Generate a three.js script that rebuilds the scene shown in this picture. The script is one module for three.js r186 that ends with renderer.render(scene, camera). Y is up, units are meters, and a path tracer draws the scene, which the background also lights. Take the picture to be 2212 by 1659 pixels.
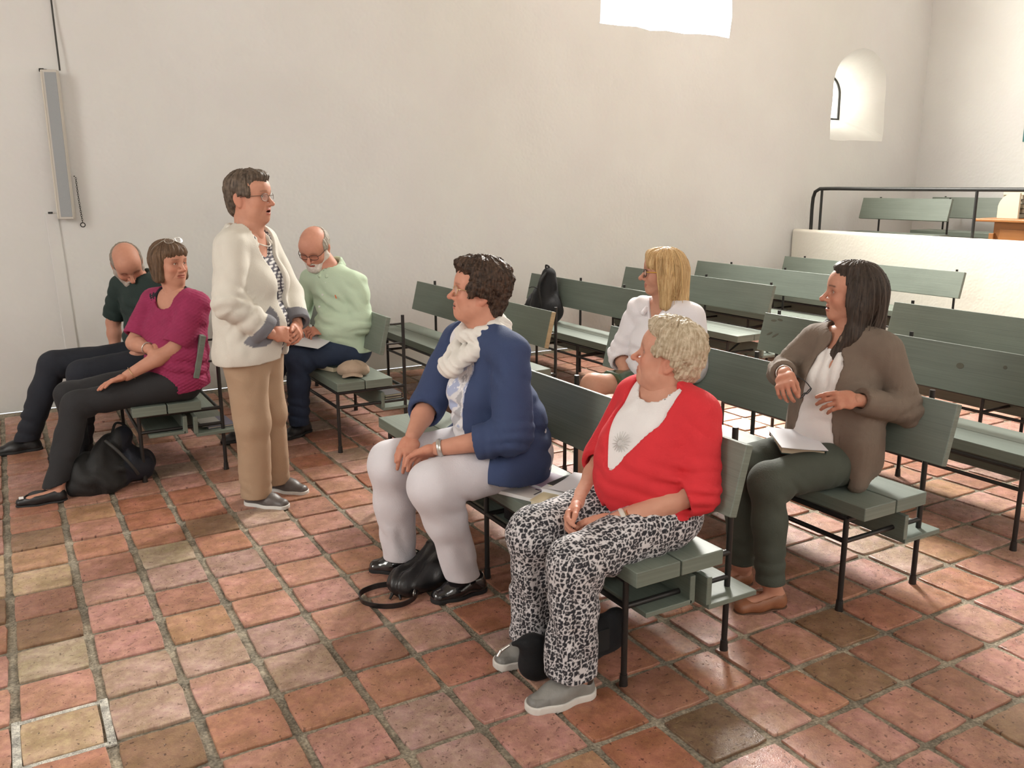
import * as THREE from 'three';
import { mergeGeometries, mergeVertices, toCreasedNormals } from 'three/addons/utils/BufferGeometryUtils.js';
import { RoundedBoxGeometry } from 'three/addons/geometries/RoundedBoxGeometry.js';
import { RectAreaLightUniformsLib } from 'three/addons/lights/RectAreaLightUniformsLib.js';
import { ImprovedNoise } from 'three/addons/math/ImprovedNoise.js';

// ---------- camera, light, exposure ----------
RectAreaLightUniformsLib.init();
const scene = new THREE.Scene();
const camera = new THREE.PerspectiveCamera(47.33, 2212 / 1659, 0.05, 60);
camera.matrixAutoUpdate = true;
{
  const m = new THREE.Matrix4().makeBasis(
    new THREE.Vector3(0.86574, -0.00513, 0.50046), new THREE.Vector3(0.11678, 0.97442, -0.19202), new THREE.Vector3(-0.48667, 0.22469, 0.84419));
  camera.quaternion.setFromRotationMatrix(m);
  camera.position.set(0, 1.6, 0);
}
scene.add(camera);
const renderer = new THREE.WebGLRenderer({ antialias: true });
renderer.toneMapping = THREE.LinearToneMapping;
renderer.toneMappingExposure = 0.74;
renderer.shadowMap.enabled = true;
scene.background = new THREE.Color(0.92, 0.96, 1.0); scene.backgroundIntensity = 2.2;
// the sun, slanting in through the tall window in the long wall
const sun = new THREE.DirectionalLight(new THREE.Color(1.0, 0.93, 0.80), 30);
sun.name = 'sun'; sun.position.set(4.0 + 0.58 * 12, 1.15 * 12, -3.9 - 12); sun.target.position.set(4.0, 0, -3.9); sun.castShadow = true; sun.shadow.radius = 8;
Object.assign(sun.shadow.camera, { left: -12, right: 12, top: 12, bottom: -12, near: 0.5, far: 50 }); sun.shadow.mapSize.set(2048, 2048); scene.add(sun, sun.target);


function windowLight(x, y, z, w, h, tx, ty, tz, color, intensity, name) {
  const l = new THREE.RectAreaLight(color, intensity, w, h);
  l.name = name; l.position.set(x, y, z); l.lookAt(tx, ty, tz); scene.add(l);
  return l;
}
// daylight of the windows: the tall window in the long wall, its small neighbour, and the openings behind the camera and in the end wall
windowLight(5.88, 4.20, -7.40, 1.30, 1.90, 5.4, 3.0, -3.5, new THREE.Color(1.0, 0.97, 0.91), 190, 'tall_window_daylight');
windowLight(8.66, 2.54, -7.50, 0.36, 0.42, 9.2, 2.5, -6.4, new THREE.Color(1.0, 0.94, 0.78), 9, 'small_window_daylight');
windowLight(-1.6, 3.75, 2.55, 1.3, 2.1, -0.6, 1.2, -4, new THREE.Color(0.97, 0.985, 1.0), 3.2, 'choir_window_daylight');
windowLight(2.6, 3.75, 2.55, 1.3, 2.1, 2.2, 1.2, -4, new THREE.Color(0.97, 0.985, 1.0), 2.0, 'nave_window_daylight');
windowLight(6.8, 3.75, 2.55, 1.3, 2.1, 5.5, 0.8, -4, new THREE.Color(0.97, 0.985, 1.0), 0.6, 'gallery_window_daylight');
windowLight(-4.05, 2.9, -2.9, 1.7, 2.3, 0.4, 0.2, -4.0, new THREE.Color(1.0, 0.975, 0.93), 12, 'end_window_daylight');

// ---------- helpers ----------
let seed = 7;
const rnd = () => { seed = (seed + 0x6d2b79f5) | 0; let t = Math.imul(seed ^ (seed >>> 15), 1 | seed); t = (t + Math.imul(t ^ (t >>> 7), 61 | t)) ^ t; return ((t ^ (t >>> 14)) >>> 0) / 4294967296; };
const rr = (a, b) => a + (b - a) * rnd();
const perlin = new ImprovedNoise();
const V = (x, y, z) => new THREE.Vector3(x, y, z);
const clamp = (x, a, b) => Math.max(a, Math.min(b, x));
const sstep = (a, b, x) => { const t = clamp((x - a) / (b - a), 0, 1); return t * t * (3 - 2 * t); };
const mix = (a, b, t) => a + (b - a) * t;
const names = new Map();
function numbered(n) { const k = names.get(n) ?? 0; names.set(n, k + 1); return k ? `${n}_${String(k).padStart(3, '0')}` : n; }
function tag(o, label, category, group, kind) {
  if (label) o.userData.label = label; if (category) o.userData.category = category; if (group) o.userData.group = group; if (kind) o.userData.kind = kind; return o;
}
function thing(name, label, category, pos = [0, 0, 0], turn = 0, group) {
  const g = new THREE.Group(); g.name = numbered(name); g.position.set(...pos); g.rotation.y = turn; scene.add(g); return tag(g, label, category, group);
}
function part(name, geo, mat, parent, label) {
  const m = new THREE.Mesh(Array.isArray(geo) ? join(geo) : geo, mat); m.name = name; m.castShadow = m.receiveShadow = true; parent.add(m); if (label) m.userData.label = label; return m;
}
function single(name, geo, mat, label, category, group) { const m = part(numbered(name), geo, mat, scene); return tag(m, label, category, group); }
function struct(name, geo, mat) { const m = part(name, geo, mat, scene); m.userData.kind = 'structure'; return m; }
function join(gs) { gs = gs.map((g) => { g = g.index ? g.toNonIndexed() : g; for (const k of Object.keys(g.attributes)) if (!['position', 'normal', 'uv'].includes(k)) g.deleteAttribute(k); if (!g.attributes.uv) g.setAttribute('uv', new THREE.BufferAttribute(new Float32Array(g.attributes.position.count * 2), 2)); return g; }); return gs.length > 1 ? mergeGeometries(gs) : gs[0]; }
// box with rounded edges and uv in metres along its longest side
function box(w, h, d, x = 0, y = 0, z = 0, r = 0.003) {
  const g = r > 0 ? new RoundedBoxGeometry(w, h, d, 2, Math.min(r, w / 2.01, h / 2.01, d / 2.01)) : new THREE.BoxGeometry(w, h, d);
  g.translate(x, y, z); return boxUV(g);
}
function boxUV(g) {
  g = g.index ? g.toNonIndexed() : g; const p = g.attributes.position, n = p.count, uv = new Float32Array(n * 2), a = V(), b = V(), c = V();
  for (let i = 0; i < n; i += 3) {
    a.fromBufferAttribute(p, i); b.fromBufferAttribute(p, i + 1); c.fromBufferAttribute(p, i + 2);
    const nn = b.clone().sub(a).cross(c.clone().sub(a)), ax = Math.abs(nn.x), ay = Math.abs(nn.y), az = Math.abs(nn.z);
    [a, b, c].forEach((v, k) => { let s, t; if (ax >= ay && ax >= az) { s = v.z; t = v.y; } else if (ay >= az) { s = v.z; t = v.x; } else { s = v.x; t = v.y; } uv[(i + k) * 2] = s; uv[(i + k) * 2 + 1] = t; });
  }
  g.setAttribute('uv', new THREE.BufferAttribute(uv, 2)); return g;
}
function rod(a, b, r, r2 = r, seg = 10) {
  const A = V(...a), B = V(...b), d = B.clone().sub(A), g = new THREE.CylinderGeometry(r2, r, d.length(), seg, 1);
  g.translate(0, d.length() / 2, 0); g.applyQuaternion(new THREE.Quaternion().setFromUnitVectors(V(0, 1, 0), d.normalize())); g.translate(A.x, A.y, A.z); return g;
}
function tube(pts, r, seg = 24, rad = 8, closed = false) { return new THREE.TubeGeometry(new THREE.CatmullRomCurve3(pts.map((p) => V(...p)), closed, 'catmullrom', 0.5), seg, r, rad, closed); }
function tex(size, fn, srgb) {
  const d = new Uint8Array(size * size * 4);
  for (let y = 0; y < size; y++) for (let x = 0; x < size; x++) { const c = fn(x / size, y / size); const i = (y * size + x) * 4; for (let k = 0; k < 3; k++) d[i + k] = clamp(Math.round((c.length ? c[k] : c) * 255), 0, 255); d[i + 3] = 255; }
  const t = new THREE.DataTexture(d, size, size); t.wrapS = t.wrapT = THREE.RepeatWrapping; t.magFilter = THREE.LinearFilter; t.minFilter = THREE.LinearMipmapLinearFilter; t.generateMipmaps = true; if (srgb) t.colorSpace = THREE.SRGBColorSpace; t.needsUpdate = true; return t;
}
// tileable value noise
const hash2 = (x, y, s) => { let h = Math.imul(x, 374761393) ^ Math.imul(y, 668265263) ^ Math.imul(s, 1274126177); h = Math.imul(h ^ (h >>> 13), 1103515245); return ((h ^ (h >>> 16)) >>> 0) / 4294967296; };
function tnoise(u, v, n, s, m = n) { const x = u * n, y = v * m, i = Math.floor(x), j = Math.floor(y), f = x - i, g = y - j, a = f * f * (3 - 2 * f), b = g * g * (3 - 2 * g), w = (p, q) => hash2(((p % n) + n) % n, ((q % m) + m) % m, s); return mix(mix(w(i, j), w(i + 1, j), a), mix(w(i, j + 1), w(i + 1, j + 1), a), b); }
function tfbm(u, v, n, s, o = 4) { let r = 0, a = 0.5, t = 0; for (let k = 0; k < o; k++) { r += a * tnoise(u, v, n << k, s + k); t += a; a *= 0.5; } return r / t; }
const withRepeat = (t, x, y = x) => { const c = t.clone(); c.repeat.set(x, y); c.needsUpdate = true; return c; };
const std = (o) => new THREE.MeshStandardMaterial(o);
const lin = (r, g, b) => new THREE.Color().setRGB(r, g, b);
// ---------- the room ----------
const X0 = -4.2, X1 = 9.85, Z0 = -7.1, Z1 = 2.7, TOP = 5.7;
const plasterBump = tex(512, (u, v) => 0.5 * tfbm(u, v, 6, 3, 5) + 0.35 * tfbm(u, v, 24, 9, 3) + 0.15 * tnoise(u, v, 128, 5));
const plasterTint = tex(512, (u, v) => { const a = tfbm(u, v, 4, 21, 5), b = tfbm(u, v, 10, 31, 4); const k = 0.95 + 0.05 * (a - 0.5) + 0.025 * (b - 0.5); return [k, k * (0.994 + 0.010 * b), k * (0.982 + 0.020 * a)]; }, true);
const plaster = std({ color: lin(0.79, 0.785, 0.775), map: withRepeat(plasterTint, 0.22), bumpMap: withRepeat(plasterBump, 0.4), bumpScale: 0.007, roughness: 0.93 });
const limewash = std({ color: lin(0.80, 0.76, 0.68), map: withRepeat(plasterTint, 0.35), bumpMap: withRepeat(plasterBump, 0.5), bumpScale: 0.005, roughness: 0.9 });

// arched outline, uneven like hand-laid plaster: [[x, y] ...] anticlockwise from the lower left corner
function archOutline(x0, x1, y0, y1, rise, wob = 0.012, s = 1) {
  const pts = [], w = (x1 - x0) / 2, cx = (x0 + x1) / 2, ys = y1 - rise;
  const add = (x, y) => { const n = perlin.noise(x * 3.1 + s, y * 3.1, s * 1.7), m = perlin.noise(x * 3.1, y * 3.1 + s, s * 2.9); pts.push([x + n * wob * 2, y + m * wob * 2]); };
  for (let i = 0; i < 8; i++) add(mix(x0, x1, i / 8), y0);
  for (let i = 0; i < 8; i++) add(x1, mix(y0, ys, i / 8));
  for (let i = 0; i <= 20; i++) { const a = Math.PI * i / 20; add(cx + w * Math.cos(a), ys + rise * Math.sin(a)); }
  for (let i = 1; i < 8; i++) add(x0, mix(ys, y0, i / 8));
  return pts;
}
const pathOf = (pts, C = THREE.Path) => { const s = new C(); pts.forEach(([x, y], i) => (i ? s.lineTo(x, y) : s.moveTo(x, y))); s.closePath(); return s; };
function rectShape(a, b, c, d) { return pathOf([[a, c], [b, c], [b, d], [a, d]], THREE.Shape); }
function reveal(inner, outer, depth) {           // the splayed side of a window niche, from the wall face inwards
  const n = inner.length, rows = 8, pos = [], uv = [], idx = [];
  for (let j = 0; j <= rows; j++) for (let i = 0; i <= n; i++) {
    const a = inner[i % n], b = outer[i % n], t = j / rows, q = Math.pow(t, 0.85), wob = 0.012 * Math.sin(Math.PI * t) * perlin.noise(i * 0.7, j * 0.9, 3.3);
    pos.push(mix(a[0], b[0], q) + wob, mix(a[1], b[1], q) + wob, -depth * t); uv.push(i * 0.12, t * depth);
  }
  for (let j = 0; j < rows; j++) for (let i = 0; i < n; i++) { const p = j * (n + 1) + i, q = p + n + 1; idx.push(p, p + 1, q, p + 1, q + 1, q); }
  const g = new THREE.BufferGeometry(); g.setAttribute('position', new THREE.Float32BufferAttribute(pos, 3)); g.setAttribute('uv', new THREE.Float32BufferAttribute(uv, 2)); g.setIndex(idx); g.computeVertexNormals(); return g;
}
function wallPanel(len, holes, depth) {          // face in the xy plane looking towards +z, thickness behind it
  const s = rectShape(0, len, 0, TOP); for (const h of holes) s.holes.push(pathOf(h));
  const g = new THREE.ExtrudeGeometry(s, { depth, bevelEnabled: false, curveSegments: 4 }); g.translate(0, 0, -depth); return g;
}
const paneGlass = new THREE.MeshPhysicalMaterial({ color: 0xffffff, emissive: lin(1, 0.97, 0.9), emissiveIntensity: 6.0, roughness: 0.4, transmission: 0.2 });
const clearGlass = new THREE.MeshPhysicalMaterial({ color: 0xffffff, transmission: 1, thickness: 0, roughness: 0.02, ior: 1.5 });
const ironDark = std({ color: lin(0.035, 0.035, 0.033), roughness: 0.55, metalness: 0.6 });
let windowNo = 0;
function nicheWindow(inner, outer, depth, place, turn, glow, parentWall) {
  const w = new THREE.Group(); w.name = `window_${++windowNo}`; w.userData.kind = 'structure'; scene.add(w); w.position.set(...place); w.rotation.y = turn;
  part('window_reveal', reveal(inner, outer, depth), glow.reveal ?? plaster, w);
  const ring = pathOf(inner.map(([x, y]) => [x, y]), THREE.Shape); ring.holes.push(pathOf(outer)); const back = new THREE.ShapeGeometry(ring); back.translate(0, 0, -depth - 0.004); part('window_surround', back, plaster, w);
  const pane = new THREE.ShapeGeometry(pathOf(outer, THREE.Shape)); pane.translate(0, 0, -depth - 0.03); part('window_pane', pane, glow.pane, w);
  const pts = outer.map(([x, y]) => [x, y, -depth + 0.004]); if (!glow.bare) part('window_frame', tube(pts, 0.014, pts.length * 2, 8, true), ironDark, w);
  return w;
}
const bigIn = archOutline(5.06, 6.68, 3.03, 5.35, 0.8, 0.018, 2), bigOut = archOutline(5.20, 6.58, 3.10, 5.30, 0.7, 0.010, 2);
const smallIn = archOutline(8.25, 9.15, 2.05, 3.06, 0.42, 0.012, 5), smallOut = archOutline(8.42, 8.88, 2.31, 2.80, 0.22, 0.004, 5);
struct('wall_back', wallPanel(X1 - X0 + 0.9, [bigIn, smallIn].map((h) => h.map(([x, y]) => [x - X0, y])), 0.9).translate(X0, 0, Z0), plaster);
nicheWindow(bigIn, bigOut, 0.35, [0, 0, Z0], 0, { pane: clearGlass, bare: true });
nicheWindow(smallIn, smallOut, 0.44, [0, 0, Z0], 0, { pane: paneGlass });
// wall behind the camera with three tall windows, the end walls, the ceiling
const frontIn = [[-1.6], [2.6], [6.8]].map(([x], i) => archOutline(Z1 * 0 + (X1 - x) - 0.75, (X1 - x) + 0.75, 2.55, 4.95, 0.75, 0.012, 11 + i));
const frontOut = [[-1.6], [2.6], [6.8]].map(([x], i) => archOutline((X1 - x) - 0.68, (X1 - x) + 0.68, 2.65, 4.88, 0.68, 0.006, 11 + i));
{ const g = wallPanel(X1 - X0, frontIn, 0.7); g.rotateY(Math.PI); g.translate(X1, 0, Z1); struct('wall_front', g, plaster); }
frontIn.forEach((h, i) => nicheWindow(h, frontOut[i], 0.22, [X1, 0, Z1], Math.PI, { pane: paneGlass }));
const endIn = archOutline(Z1 + 2.9 - 0.95, Z1 + 2.9 + 0.95, 1.65, 4.15, 0.9, 0.01, 17), endOut = archOutline(Z1 + 2.9 - 0.9, Z1 + 2.9 + 0.9, 1.7, 4.1, 0.85, 0.005, 17);
{ const g = wallPanel(Z1 - Z0 + 0.5, [endIn], 0.5); g.rotateY(Math.PI / 2); g.translate(X0, 0, Z1); struct('wall_left', g, plaster); }
nicheWindow(endIn, endOut, 0.2, [X0, 0, Z1], Math.PI / 2, { pane: paneGlass });
{ const g = new THREE.BoxGeometry(0.4, TOP, Z1 - Z0); g.translate(X1 + 0.2, TOP / 2, (Z0 + Z1) / 2); struct('wall_right', boxUV(g), plaster); }
{ const g = new THREE.BoxGeometry(X1 - X0 + 1, 0.25, Z1 - Z0 + 1); g.translate((X0 + X1) / 2, TOP + 0.125, (Z0 + Z1) / 2); struct('ceiling', boxUV(g), std({ color: lin(0.50, 0.45, 0.39), map: withRepeat(plasterTint, 0.5), roughness: 0.85 })); }

// ---------- tiled floor ----------
const groutTex = tex(512, (u, v) => { const k = 0.72 + 0.5 * (tfbm(u, v, 16, 51, 5) - 0.5) + 0.25 * (tnoise(u, v, 160, 8) - 0.5); return [k, k * 0.985, k * 0.94]; }, true);
const groutBump = tex(512, (u, v) => 0.5 * tfbm(u, v, 30, 5, 4) + 0.5 * tnoise(u, v, 200, 18));
const grout = std({ color: lin(0.50, 0.452, 0.375), map: withRepeat(groutTex, 1.1), bumpMap: withRepeat(groutBump, 1.3), bumpScale: 0.006, roughness: 0.95 });
{ const g = new THREE.BoxGeometry(X1 - X0, 0.3, Z1 - Z0); g.translate((X0 + X1) / 2, -0.155, (Z0 + Z1) / 2); struct('floor', boxUV(g), grout); }
const floorObj = scene.children[scene.children.length - 1];
const clayMaps = [0, 1, 2, 3].map((s) => tex(256, (u, v) => {
  const a = tfbm(u, v, 4, 61 + s * 7, 5), b = tfbm(u, v, 14, 71 + s * 5, 4), c = tnoise(u, v, 90, 81 + s); let k = 0.88 + 0.30 * (a - 0.5) + 0.18 * (b - 0.5) + 0.08 * (c - 0.5);
  const spot = tfbm(u, v, 34, 91 + s, 2), pit = tfbm(u + 0.37, v, 26, 97 + s, 2); const pale = sstep(0.76 - s * 0.01, 0.80, spot), dark = 0.6 * sstep(0.80 - s * 0.015, 0.84, pit);
  let r = k, g = k * (0.97 + 0.08 * (b - 0.5)), bl = k * (0.93 + 0.16 * (a - 0.5));
  r = mix(r, 1.0, pale * 0.35); g = mix(g, 0.98, pale * 0.42); bl = mix(bl, 0.95, pale * 0.5); r *= 1 - 0.5 * dark; g *= 1 - 0.55 * dark; bl *= 1 - 0.55 * dark; return [r, g, bl];
}, true));
const clayBump = [0, 1].map((s) => tex(256, (u, v) => { const pit = sstep(0.80, 0.84, tfbm(u + 0.37, v, 26, 97 + s, 2)); return clamp(0.5 + 0.35 * (tfbm(u, v, 8, 101 + s, 4) - 0.5) + 0.15 * (tnoise(u, v, 100, 7) - 0.5) - 0.4 * pit, 0, 1); }));
const clayRough = tex(256, (u, v) => { const k = 0.46 + 0.30 * (tfbm(u, v, 6, 131, 4) - 0.5) + 0.18 * (tfbm(u, v, 40, 137, 2) - 0.5); return [k, k, k]; });
const clayTones = [[.50, .20, .115], [.46, .17, .10], [.54, .235, .15], [.50, .215, .15], [.42, .145, .078], [.47, .195, .125], [.56, .27, .19], [.40, .165, .10], [.50, .235, .125], [.36, .145, .085], [.50, .285, .195], [.44, .235, .17], [.55, .325, .185], [.30, .185, .115], [.47, .305, .19], [.205, .135, .085]];
const clayMats = clayTones.map(([r, g, b], i) => std({ color: i > 12 && i !== 14 ? lin(r, g, b) : lin(r * 1.05, g * 1.34, b * 1.62), map: clayMaps[i % 4], bumpMap: clayBump[i % 2], bumpScale: 0.0035, roughnessMap: clayRough, roughness: 0.95 }));
const clayPick = [0, 0, 1, 1, 2, 2, 3, 3, 4, 5, 5, 6, 6, 7, 9, 10, 11, 0, 3, 2, 1, 5, 6, 7, 3, 2, 10, 6, 0, 5, 3, 8, 13];
function tileGeo(w, d, v) {                       // hand-made tile with soft worn rim: 12-gon outline, rim and top
  const out = [], N = 5, edge = (ax, az, bx, bz, k) => { for (let i = 0; i < N; i++) { const t = i / N, j = (perlin.noise(v * 7.3 + k * 3.1, i * 1.3, 0.5)) * 0.0045; out.push([mix(ax, bx, t) + (bz - az === 0 ? 0 : j), mix(az, bz, t) + (bx - ax === 0 ? 0 : j)]); } };
  const a = w / 2, b = d / 2; edge(-a, -b, a, -b, 1); edge(a, -b, a, b, 2); edge(a, b, -a, b, 3); edge(-a, b, -a, -b, 4);
  out.forEach((p, i) => { if (i % N === 0) { p[0] *= 0.972; p[1] *= 0.972; } });
  const n = out.length, pos = [], uv = [], idx = []; const ring = (s, y) => out.forEach(([x, z]) => { pos.push(x * s, y, z * s); uv.push(x / 0.24 + 0.5 + v * 0.31, z / 0.24 + 0.5 + v * 0.17); });
  ring(1.0, -0.012); ring(1.0, 0.0008); ring(0.975, 0.0042); pos.push(0, 0.0046, 0); uv.push(0.5 + v * 0.31, 0.5 + v * 0.17);
  for (let r = 0; r < 2; r++) for (let i = 0; i < n; i++) { const p = r * n + i, q = r * n + (i + 1) % n; idx.push(p, p + n, q, q, p + n, q + n); }
  for (let i = 0; i < n; i++) idx.push(2 * n + i, 3 * n, 2 * n + (i + 1) % n);
  const g = new THREE.BufferGeometry(); g.setAttribute('position', new THREE.Float32BufferAttribute(pos, 3)); g.setAttribute('uv', new THREE.Float32BufferAttribute(uv, 2)); g.setIndex(idx); g.computeVertexNormals(); return g;
}
{
  const P = 0.2435, xs = []; for (let x = -0.132; x > X0; x -= P) xs.unshift(x); for (let x = -0.132 + P; x < 1.2; x += P) xs.push(x);
  xs.push(1.322, 1.557, 1.795, 1.985, 2.157, 2.384, 2.613); for (let x = 2.613 + P; x < 7.7; x += P) xs.push(x);
  const zs = []; for (let z = -1.342 + P * 16; z > Z0; z -= P) zs.push(z); zs.reverse();
  const fixed = {}; const fix = (x, z, m) => { let i = 0, j = 0; while (xs[i + 1] < x) i++; while (zs[j + 1] < z) j++; fixed[i + ',' + j] = m; };
  fix(0, -2.67, 12); fix(1.67, -1.7, 15); fix(1.67, -1.95, 9); fix(2.27, -1.7, 13); fix(2.73, -1.22, 12); fix(0.0, -3.9, 12); fix(-0.25, -4.1, 12); fix(-0.25, -3.9, 12); fix(0, -4.15, 8); fix(0.48, -3.9, 14); fix(0.73, -4.15, 13); fix(0.73, -3.65, 11); fix(0.0, -3.17, 14); fix(0.24, -2.92, 10); fix(0.48, -2.92, 10); fix(0.24, -2.67, 10);
  fix(0.48, -4.4, 4); fix(0.48, -4.64, 4); fix(0.73, -4.4, 4); fix(0.73, -4.64, 4); fix(0.24, -4.64, 8); fix(1.44, -1.95, 4); fix(1.44, -1.7, 4); fix(0.97, -2.2, 11); fix(0.97, -2.67, 9); fix(2.5, -1.46, 9); fix(2.5, -1.95, 13); fix(2.5, -1.7, 9); fix(1.2, -1.7, 8);
  const shared = new Map(), list = [], cam = camera.position, fwd = V(0, 0, -1).applyQuaternion(camera.quaternion); camera.updateMatrixWorld(); camera.updateProjectionMatrix();
  for (let i = 0; i + 1 < xs.length; i++) for (let j = 0; j + 1 < zs.length; j++) {
    const w = xs[i + 1] - xs[i], d = zs[j + 1] - zs[j], x = (xs[i] + xs[i + 1]) / 2, z = (zs[j] + zs[j + 1]) / 2; if (w < 0.05) continue;
    const m = fixed[i + ',' + j] ?? clayPick[Math.floor(rnd() * clayPick.length)], v = Math.floor(rnd() * 6), wq = Math.round(w * 100) / 100, key = wq + '_' + v;
    if (!shared.has(key)) shared.set(key, tileGeo(w - 0.029, d - 0.024, v));
    const q = V(x, 0, z).project(camera), seen = V(x, 0, z).sub(cam).dot(fwd) > 0.3 && Math.abs(q.x) < 1.08 && Math.abs(q.y) < 1.1;
    list.push({ x: x + rr(-.002, .002), z: z + rr(-.002, .002), y: rr(-0.0018, 0.0022), a: rr(-.007, .007), tx: rr(-.004, .004), tz: rr(-.004, .004), m, g: shared.get(key), turn: Math.abs(w - d) < 0.004 ? Math.floor(rnd() * 2) * 2 : Math.floor(rnd() * 2) * 2, dist: V(x, 0, z).distanceTo(cam), seen });
  }
  list.sort((a, b) => (b.seen - a.seen) || a.dist - b.dist);
  const rest = new Map();
  list.forEach((t, k) => {
    const e = new THREE.Euler(t.tx, t.a + t.turn * Math.PI / 2, t.tz);
    if (k < 300 && t.seen) { const m = part(k ? `tile_${String(k).padStart(3, '0')}` : 'tile', t.g, clayMats[t.m], floorObj); m.position.set(t.x, t.y, t.z); m.rotation.copy(e); } else {
      const g = t.g.clone(); g.applyMatrix4(new THREE.Matrix4().compose(V(t.x, t.y, t.z), new THREE.Quaternion().setFromEuler(e), V(1, 1, 1))); if (!rest.has(t.m)) rest.set(t.m, []); rest.get(t.m).push(g);
    }
  });
  const keys = [...rest.keys()], merged = mergeGeometries(keys.map((k) => mergeGeometries(rest.get(k))), true);
  const far = part('distant_tiles', merged, keys.map((k) => clayMats[k]), floorObj); far.userData.kind = 'stuff';
  const mortar = std({ color: lin(0.95, 0.95, 0.93), map: withRepeat(groutTex, 2), bumpMap: withRepeat(groutBump, 3), bumpScale: 0.004, roughness: 0.9 });
  const mz = [[-0.245 + 0.1225 - 0.0085, -2.68, 0.024, 0.27], [0.1135, -2.68, 0.024, 0.27], [-0.009, -2.557, 0.24, 0.019], [-0.009, -2.801, 0.24, 0.019]];
  mz.forEach(([x, z, w, d], i) => part('repair_mortar', box(w, 0.008, d, x, -0.001, z, 0.002), mortar, floorObj));
}
// ---------- raised platform with parapet at the right ----------
{ const g = new THREE.BoxGeometry(X1 - 7.95, 0.6, Z1 - Z0); g.translate((X1 + 7.95) / 2, 0.3, (Z0 + Z1) / 2); struct('floor_platform', boxUV(g), std({ color: lin(0.30, 0.15, 0.09), roughness: 0.7 })); }
{ // parapet wall with a softly rounded, uneven top
  const g = new RoundedBoxGeometry(0.26, 1.065, Z1 - Z0 - 0.02, 4, 0.035), p = g.attributes.position; for (let i = 0; i < p.count; i++) { const y = p.getY(i), z = p.getZ(i); if (y > 0.4) p.setY(i, y + 0.012 * perlin.noise(z * 1.3, 2.2, p.getX(i) * 4)); }
  g.computeVertexNormals(); g.translate(7.86, 0.5325, (Z0 + Z1) / 2); struct('wall_parapet', boxUV(g), limewash);
}
// ---------- benches ----------
const grain = tex(512, (u, v) => { const w = tfbm(u, v, 3, 201, 3) * 0.35, l = tnoise(u, v + w * 0.2, 2, 207, 64), f = tnoise(u, v, 6, 211, 256), k = 0.92 + 0.07 * (l - 0.5) + 0.06 * (f - 0.5) + 0.10 * (tfbm(u, v, 5, 217, 4) - 0.5); return [k, k, k * 0.985]; }, true);
const grainBump = tex(512, (u, v) => 0.5 * tnoise(u, v, 2, 207, 64) + 0.5 * tnoise(u, v, 6, 211, 256));
const paintTones = [[.178, .212, .184], [.170, .208, .184], [.190, .224, .192], [.174, .208, .176], [.184, .218, .186]];
const paint = paintTones.map(([r, g, b]) => std({ color: lin(r, g, b), map: withRepeat(grain, 0.8, 3.2), bumpMap: withRepeat(grainBump, 0.8, 3.2), bumpScale: 0.0004, roughness: 0.5 }));
const tubeBlack = std({ color: lin(0.020, 0.018, 0.017), roughness: 0.42, metalness: 0.2 });
const rubber = std({ color: lin(0.012, 0.012, 0.012), roughness: 0.8 });
const rawWood = std({ color: lin(0.46, 0.36, 0.22), map: withRepeat(grain, 1, 4), roughness: 0.7 });
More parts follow.
